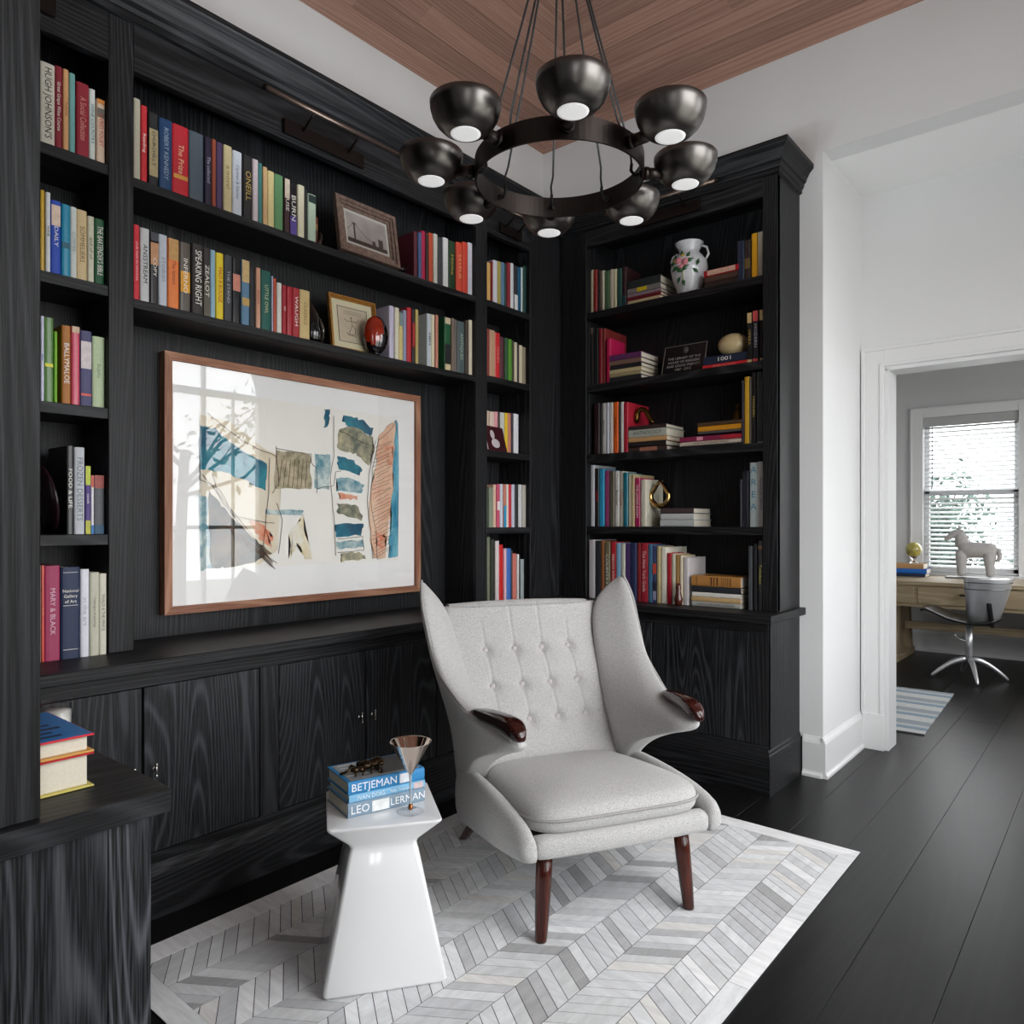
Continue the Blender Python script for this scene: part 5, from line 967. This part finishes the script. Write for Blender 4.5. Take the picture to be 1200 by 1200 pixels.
for i in range(8):
    a=R(-48.5+45*i); d=Vector((math.cos(a),math.sin(a),0)); sd=Vector((-d.y,d.x,0)); c_=d*.372
    g=MB(); g.lathe([(.039,-.001),(.043,-.001),(.060,.009),(.075,.024),(.085,.042),(.0905,.062),(.092,.079),(.091,.0805),(.0885,.079),(.087,.062),(.081,.044),(.071,.027),(.057,.013),(.040,.005)],tuple(c_),40)
    sh=g.build('lamp_shade',GUN,chd)
    MB().lathe([(0,-.0015),(.030,-.0018),(.0388,-.001),(.0388,.006),(0,.006)],tuple(c_),28).build('lens',LENS,sh)
    pl_=bpy.data.lights.new('bulb','POINT'); pl_.energy=BULB; pl_.shadow_soft_size=.02; pl_.color=(.86,.94,1); po=bpy.data.objects.new('bulb',pl_); COL.objects.link(po); po.parent=chd; po.location=c_+Vector((0,0,.055))
    g=MB(); g.tube([d*.246+Vector((0,0,.03)),d*.302+Vector((0,0,.028))],.0165,16); g.tube([d*.250+Vector((0,0,.03)),d*.262+Vector((0,0,.0295))],.0185,16); g.tube([d*.240+Vector((0,0,.03)),d*.234+Vector((0,0,.03))],.009,12)
    g.build('arm',GUNR,chd)
    top=d*.010+Vector((0,0,HZ-2.195-.01)); k1=d*.205+Vector((0,0,.115)); k2=d*.214+sd*.004+Vector((0,0,.06))
    MB().tube([top,top.lerp(k1,.5)+d*-.004,k1,d*.212+sd*.006+Vector((0,0,.085)),k2],.0032,8).tube([k2,d*.212+sd*.004+Vector((0,0,.04)),d*.222+sd*.002+Vector((0,0,.026)),d*.238+Vector((0,0,.028))],.0048,8).build('cord',BLK,chd)
# ================================================================ on the near worktop
NTz=.7755
def pb(loc,rz,th,ln,dep,c,lab,k={}): return book(loc,rz,th,ln,dep,c,k,lab,'books on the near worktop',lying=True,i=1)
b1=empty('book',(-1.285,.475,NTz),R(0),'thick white paged book with pale yellow boards, bottom of the near pair','book','books on the near worktop')
b2=empty('book',(-1.285,.475,NTz+.0555),R(0),'blue book with red board edges, top of the near pair','book','books on the near worktop')
def loose(t,th,ln,dep,cb,ct,bt,yo=0):
    """closed book lying flat, fore edge towards the camera; y=0 is the far board edge"""
    MB().box((-ln,-dep,0),(.004,.004+yo,bt),.0008).build('back_board',mat('board_%d_%d_%d'%cb,cb,.4),t)
    MB().box((-ln,-dep,th-bt),(.004,.004+yo,th),.0008).build('front_board',mat('board_%d_%d_%d'%ct,ct,.4),t)
    g=MB(); g.box((-ln+.002,-dep+.002,bt+.0002),(-.004,-.004,th-bt-.0002),.001).build('pages',PAGES,t)
loose(b1,.055,.20,.15,(214,200,110),(196,30,44),.003)
loose(b2,.030,.20,.15,(214,160,80),(206,36,50),.0035)
MB().box((-.20,-.15,.0301),(.002,.002,.0304)).build('blue_cover',mat('cover_blue_print',(36,120,186),.35),b2)
g=MB(); rnd=random.Random(6)
for j in range(7):
    x=-.185+.026*j
    g.box((x,-.13,.0305),(x+.011,-.02-.03*rnd.random(),.0306))
g.build('cover_lettering',mat('cover_black_print',(20,40,70),.4),b2)
t=empty('candle_glass',(-1.612,.532,NTz),0,'clear glass tumbler with white wax on the near worktop behind the books','candle')
MB().lathe([(0,0),(.027,0),(.029,.003),(.0305,.075),(.029,.075),(.0275,.006),(0,.006)],n=32).build('tumbler',PANE,t); MB().lathe([(0,.0065),(.0272,.0065),(.0275,.056),(0,.056)],n=28).build('wax',mat('white_wax',(236,234,228),.5),t)
# ================================================================ study furniture
DT=.715; DY=6.85
dk=empty('desk',(-.8,7.25,0),0,'limed oak trestle desk under the far study window','desk')
bx('desk_top',(-1.80,DY,DT-.03),(.30,7.66,DT),DESKX,dk,.002)
bx('apron',(-1.76,DY+.025,.50),(.27,DY+.045,DT-.031),DESKX,dk,.001); bx('apron',(-1.76,7.60,.50),(.27,7.62,DT-.031),DESKX,dk,.001)
for xe in (-1.76,.25): bx('end_apron',(xe,DY+.046,.50),(xe+.02,7.599,DT-.031),DESKZ,dk,.001)
for i,(a,b_) in enumerate(((-1.74,-1.368),(-1.338,-.52),(-.49,.24))):
    dr=bx('drawer',(a,DY+.012,.53),(b_,DY+.024,DT-.045),DESKX,dk,.002)
    if i==1:
        for hx in (-.93,): MB().tube([(hx-.10,DY+.008,.62),(hx-.10,DY-.012,.62),(hx+.10,DY-.012,.62),(hx+.10,DY+.008,.62)],.008,8).build('handle',mat('rust_iron',(70,50,40),.5,.6),dr,True)
    elif i==0: MB().sphere((-1.545,DY-.002,.625),.017,(1,.8,1)).build('knob',mat('rust_iron',(0,0,0)),dr,True)
    else: MB().sphere((-.12,DY-.002,.625),.017,(1,.8,1)).build('knob',mat('rust_iron',(0,0,0)),dr,True)
for xl in (-1.60,.06):
    g=MB()
    for s in (-1,1):
        yc=7.31; g.prism([(xl,yc+s*.14-.05,.50),(xl,yc+s*.14+.05,.50),(xl,yc+s*.25+.05,.06),(xl,yc+s*.25-.05,.06)],(.08,0,0))
    g.build('leg',DESKZ,dk,True,bev=.002); MB().box((xl-.01,6.99,0),(xl+.09,7.63,.06),.006).build('foot',DESKX,dk,True)
bx('stretcher',(-1.519,7.28,.265),(.059,7.32,.33),DESKX,dk,.002)
def db(x0,x1,z,th,c,lab,y=7.42): return book((x0,y,z),R(-90),th-.0005,x1-x0,.19,c,{},lab,'books on the study desk',lying=True,i=1)
db(-1.72,-1.385,DT+.0005,.03,(26,40,70),'navy book at the bottom of the pile on the study desk')
db(-1.70,-1.375,DT+.0305,.042,(20,96,180),'bright blue book in the pile on the study desk')
db(-1.72,-1.40,DT+.0725,.045,(176,136,92),'tan book on top of the pile on the study desk')
t=empty('globe',(-1.495,7.50,DT+.1182),0,'small yellow green glass globe on a clear stand on the desk books','globe')
MB().sphere((0,0,.125),.068,(1,1,1),24,16).build('ball',mat('globe_green_gold',(176,164,84),.15,noise=.5,nscale=12,coat=.6),t)
g=MB(); g.lathe([(0,0),(.04,0),(.036,.008),(.012,.02),(.012,.035),(.03,.055),(.034,.07),(.028,.068),(0,.045)],n=24); g.build('stand',GLASS,t)
# carved horse
HS=mat('whitewashed_wood',(176,172,170),.7,noise=.06,nscale=20)
hr=empty('horse_statue',(-1.03,7.48,DT+.0165),0,'pale carved wooden horse statue on a thin plinth before the study window','statue')
def chain(pts,name,m,par,rs,n=10):
    g=MB(); P=[Vector(p) for p in pts]; rings=[]
    for j,p in enumerate(P):
        t_=(P[min(j+1,len(P)-1)]-P[max(j-1,0)]).normalized(); u=t_.cross(Vector((0,1,0))).normalized(); ry,ru=rs[j]
        rings.append([tuple(p+u*ru*math.cos(2*math.pi*i/n)+Vector((0,1,0))*ry*math.sin(2*math.pi*i/n)) for i in range(n)])
    return g.loft(rings).build(name,m,par,sub=1)
k=1.0
chain([(-.105,0,.22),(-.075,0,.24),(0,0,.235),(.09,0,.235),(.15,0,.235),(.175,0,.215)],'body',HS,hr,[(.03,.05),(.062,.085),(.06,.066),(.06,.070),(.055,.065),(.02,.025)],14)
chain([(-.075,0,.26),(-.085,0,.32),(-.10,0,.365),(-.115,0,.39)],'neck',HS,hr,[(.045,.07),(.035,.055),(.027,.042),(.02,.028)])
chain([(-.09,0,.395),(-.13,0,.385),(-.175,0,.350),(-.205,0,.325),(-.212,0,.318)],'head',HS,hr,[(.02,.026),(.027,.036),(.02,.024),(.018,.020),(.008,.010)])
for s in (-1,1):
    MB().tube([(-.105,s*.014,.41),(-.102,s*.017,.45)],.010,6,.002).build('ear',HS,hr)
    chain([(-.080,s*.028,.25),(-.088,s*.032,.14),(-.085,s*.032,.06),(-.082,s*.032,0)],'front_leg',HS,hr,[(.034,.060),(.028,.040),(.022,.030),(.026,.034)])
    chain([(.128,s*.028,.25),(.118,s*.03,.14),(.13,s*.03,.06),(.125,s*.03,0)],'hind_leg',HS,hr,[(.034,.062),(.026,.042),(.021,.028),(.026,.034)])
chain([(.165,0,.25),(.192,0,.235),(.198,0,.18),(.185,0,.13)],'tail',HS,hr,[(.014,.02),(.018,.024),(.016,.022),(.006,.01)])
chain([(-.055,0,.30),(-.075,0,.36),(-.098,0,.415)],'mane',HS,hr,[(.008,.03),(.008,.03),(.006,.018)])
o=bx('plinth',(-1.23,7.40,DT),(-.855,7.56,DT+.016),mat('plinth_grey',(120,118,116),.4),None,.001,False); tag(o,'thin grey plinth slab under the pale horse statue','plinth')
# swivel chair: spun aluminium bucket on four curved feet
sc=empty('swivel_chair',(-.93,6.58,0),0,'polished aluminium swivel chair with black scooped seat at the study desk','chair')
ALU=mat('polished_aluminium',(206,206,208),.34,.75,noise=.06,nscale=8); BLKS=mat('black_leather_seat',(14,13,13),.4,coat=.1)
MB().tube([(0,0,.13),(0,0,.42)],.024,20).build('column',ALU,sc)
MB().tube([(0,0,.29),(-.05,-.01,.30),(-.085,-.02,.325)],.006,8).sphere((-.09,-.02,.33),.011,n=10,m=6).build('lever',ALU,sc)
for a in (200,290,20,110):
    d=Vector((math.cos(R(a)),math.sin(R(a)),0)); MB().tube([Vector((0,0,.16))+d*.01,Vector((0,0,.15))+d*.08,Vector((0,0,.10))+d*.16,Vector((0,0,.035))+d*.235,Vector((0,0,.010))+d*.26],.026,10,.0095).build('foot',ALU,sc,sub=1)
g=MB(); rings=[]
for x,z,hw in ((-.33,.49,.06),(-.31,.515,.13),(-.26,.515,.175),(-.18,.475,.19),(-.08,.435,.195),(.05,.422,.19),(.15,.435,.175),(.22,.47,.15)):
    rings.append([(x,-hw,z+.012),(x,-hw*.5,z),(x,hw*.5,z),(x,hw,z+.012),(x,hw,z+.036),(x,hw*.5,z+.024),(x,-hw*.5,z+.024),(x,-hw,z+.036)])
g.loft(rings).build('seat',BLKS,sc,sub=1)
g=MB(); rings=[]
for z,w_,xo in ((.435,.095,.145),(.52,.115,.165),(.63,.135,.19),(.72,.150,.205),(.785,.160,.215),(.80,.160,.215)):
    out=[];inn=[]
    for q in range(-75,76,15): out.append((xo-.06+w_*.85*math.cos(R(q)),w_*1.15*math.sin(R(q)),z)); inn.append((xo-.06+(w_*.85-.008)*math.cos(R(q)),(w_*1.15-.008)*math.sin(R(q)),z))
    rings.append(out+inn[::-1])
g.loft(rings); g.bm.transform(Matrix.Translation((.05,0,0))@Matrix.Rotation(R(-55),4,'Z')@Matrix.Translation((-.03,0,0))); br=g.build('backrest',ALU,sc)
g=MB()
for z,w_,xo in ((.71,.149,.203),(.76,.156,.212)):
    g.tube([(xo-.06+(w_*.85+.002)*math.cos(R(q)),(w_*1.15+.002)*math.sin(R(q)),z) for q in range(-74,75,8)],.0035,6)
g.bm.transform(Matrix.Translation((.05,0,0))@Matrix.Rotation(R(-55),4,'Z')@Matrix.Translation((-.03,0,0))); g.build('rib',mat('rib_dark',(110,110,112),.3,1),br)
g=MB().box((.197,-.014,.42),(.226,.014,.62),.006); g.bm.transform(Matrix.Translation((.05,0,0))@Matrix.Rotation(R(-55),4,'Z')@Matrix.Translation((-.03,0,0))@Matrix.Translation((.212,0,.52))@Matrix.Rotation(R(14),4,'X')@Matrix.Rotation(R(12),4,'Y')@Matrix.Translation((-.208,0,-.52))); g.build('support_bar',BLKS,sc)
# striped rug in the study
sr=empty('striped_rug',(-1.25,5.3,0),0,'small blue and white striped woven rug on the study floor','rug')
def stripes():
    m,nt,b=nm('woven_stripes'); N=nt.nodes.new;L=nt.links.new; tc=N('ShaderNodeTexCoord'); sp=N('ShaderNodeSeparateXYZ'); L(tc.outputs['Object'],sp.inputs[0])
    mu=N('ShaderNodeMath'); mu.operation='MULTIPLY'; mu.inputs[1].default_value=3.0; L(sp.outputs[1],mu.inputs[0]); fr=N('ShaderNodeMath'); fr.operation='FRACT'; L(mu.outputs[0],fr.inputs[0])
    cr=N('ShaderNodeValToRGB'); cr.color_ramp.interpolation='CONSTANT'; e=cr.color_ramp.elements; e[0].color=(*lin((206,208,206)),1); e[1].position=.35; e[1].color=(*lin((140,160,176)),1)
    q=e.new(.55); q.color=(*lin((196,200,202)),1); q=e.new(.7); q.color=(*lin((158,166,172)),1); L(fr.outputs[0],cr.inputs[0])
    n=N('ShaderNodeTexNoise'); n.inputs['Scale'].default_value=40; L(tc.outputs['Object'],n.inputs['Vector']); mx=N('ShaderNodeMix'); mx.data_type='RGBA'; mx.blend_type='MULTIPLY'; mx.inputs[0].default_value=.3; L(cr.outputs[0],mx.inputs[6]); L(n.outputs['Fac'],mx.inputs[7]); L(mx.outputs[2],b.inputs['Base Color']); b.inputs['Roughness'].default_value=.9; return m
MB().prism([(-1.62,4.66,.001),(-.88,4.68,.001),(-.93,5.93,.001),(-1.62,5.90,.001)],(0,0,.007)).build('weave',stripes(),sr,True)
MB().prism([(-1.62,4.652,.0006),(-.878,4.672,.0006),(-.878,4.679,.0006),(-1.62,4.659,.0006)],(0,0,.0075)).build('fringe_band',mat('rug_band_dark',(70,70,72),.9),sr,True)
# ================================================================ outdoors seen through the windows and in the glass
struct(bx('ground',(-14,-14,-.6),(16,26,-.5),mat('garden_ground',(150,150,144),.9,noise=.2,nscale=2),None,0,False))
BARK=mat('bark',(92,84,74),.9,noise=.3,nscale=20); LEAF=mat('leaf_green',(96,108,92),.7,noise=.3,nscale=4); LEAF2=mat('leaf_far_green',(60,84,72),.7,noise=.3,nscale=3)
def tree(x,y,h,seed,label,leaf,cnt,spread,lsz=.10):
    rnd=random.Random(seed); t=empty('tree',(x,y,-.5),0,label,'tree','trees outside the windows'); g=MB(); tips=[]
    g.tube([(0,0,0),(rnd.uniform(-.1,.1),.0,h*.3),(rnd.uniform(-.2,.2),.1,h*.55)],.10,8,.07)
    for i in range(9):
        a=rnd.uniform(0,6.28); z0=h*rnd.uniform(.2,.55); ln=rnd.uniform(.5,1)*spread; p=[Vector((0,0,z0))]
        for j in range(4): p.append(p[-1]+Vector((math.cos(a)*ln/4,math.sin(a)*ln/4,ln/4*rnd.uniform(.3,1.1))))
        g.tube(p,.035,5,.01); tips+=p[1:]
        for q in p[2:]:
            b_=a+rnd.uniform(-1,1); e=q+Vector((math.cos(b_),math.sin(b_),rnd.uniform(.2,.9)))*ln*.4; g.tube([q,q.lerp(e,.5)+Vector((0,0,.03)),e],.012,4,.004); tips+=[e,q.lerp(e,.5)]
    g.build('trunk',BARK,t)
    vs=[];fs=[]
    for i in range(cnt):
        c_=rnd.choice(tips)+Vector((rnd.gauss(0,.22),rnd.gauss(0,.22),rnd.gauss(0,.2))); u=Vector((rnd.uniform(-1,1),rnd.uniform(-1,1),rnd.uniform(-1,1))).normalized(); v=u.cross(Vector((rnd.uniform(-1,1),rnd.uniform(-1,1),.3))).normalized(); s=lsz*rnd.uniform(.6,1.2); n=len(vs)
        vs+=[tuple(c_-u*s),tuple(c_+v*s*.45),tuple(c_+u*s),tuple(c_-v*s*.45)]; fs.append((n,n+1,n+2,n+3))
    me=bpy.data.meshes.new('foliage'); me.from_pydata(vs,[],fs); me.materials.append(leaf); o=bpy.data.objects.new('foliage',me); COL.objects.link(o); o.parent=t; o['kind']='stuff'
tree(-2.15,12.2,2.75,1,'bushy green tree outside the left half of the far study window',LEAF2,3800,.85,.07)
tree(1.2,15.5,4.6,2,'bare branched tree outside the right half of the far study window',LEAF,80,1.6,.05)
tree(5.2,5.0,5.0,3,'sparse leafed garden tree mirrored in the artwork glass',LEAF,420,2.2,.08)
tree(6.6,10.4,5.4,4,'taller garden tree mirrored at the middle of the artwork glass',LEAF,420,2.4,.08)

# lettering becomes plain mesh
bpy.context.view_layer.update(); dg=bpy.context.evaluated_depsgraph_get()
for o in [o for o in S.objects if o.type=='FONT']:
    me=bpy.data.meshes.new_from_object(o.evaluated_get(dg)); n=bpy.data.objects.new('temp',me); COL.objects.link(n); n.parent=o.parent; n.matrix_local=o.matrix_local.copy()
    nm_=o.name; cu_=o.data; bpy.data.objects.remove(o); bpy.data.curves.remove(cu_); n.name=nm_; me.name=nm_.split('.')[0]
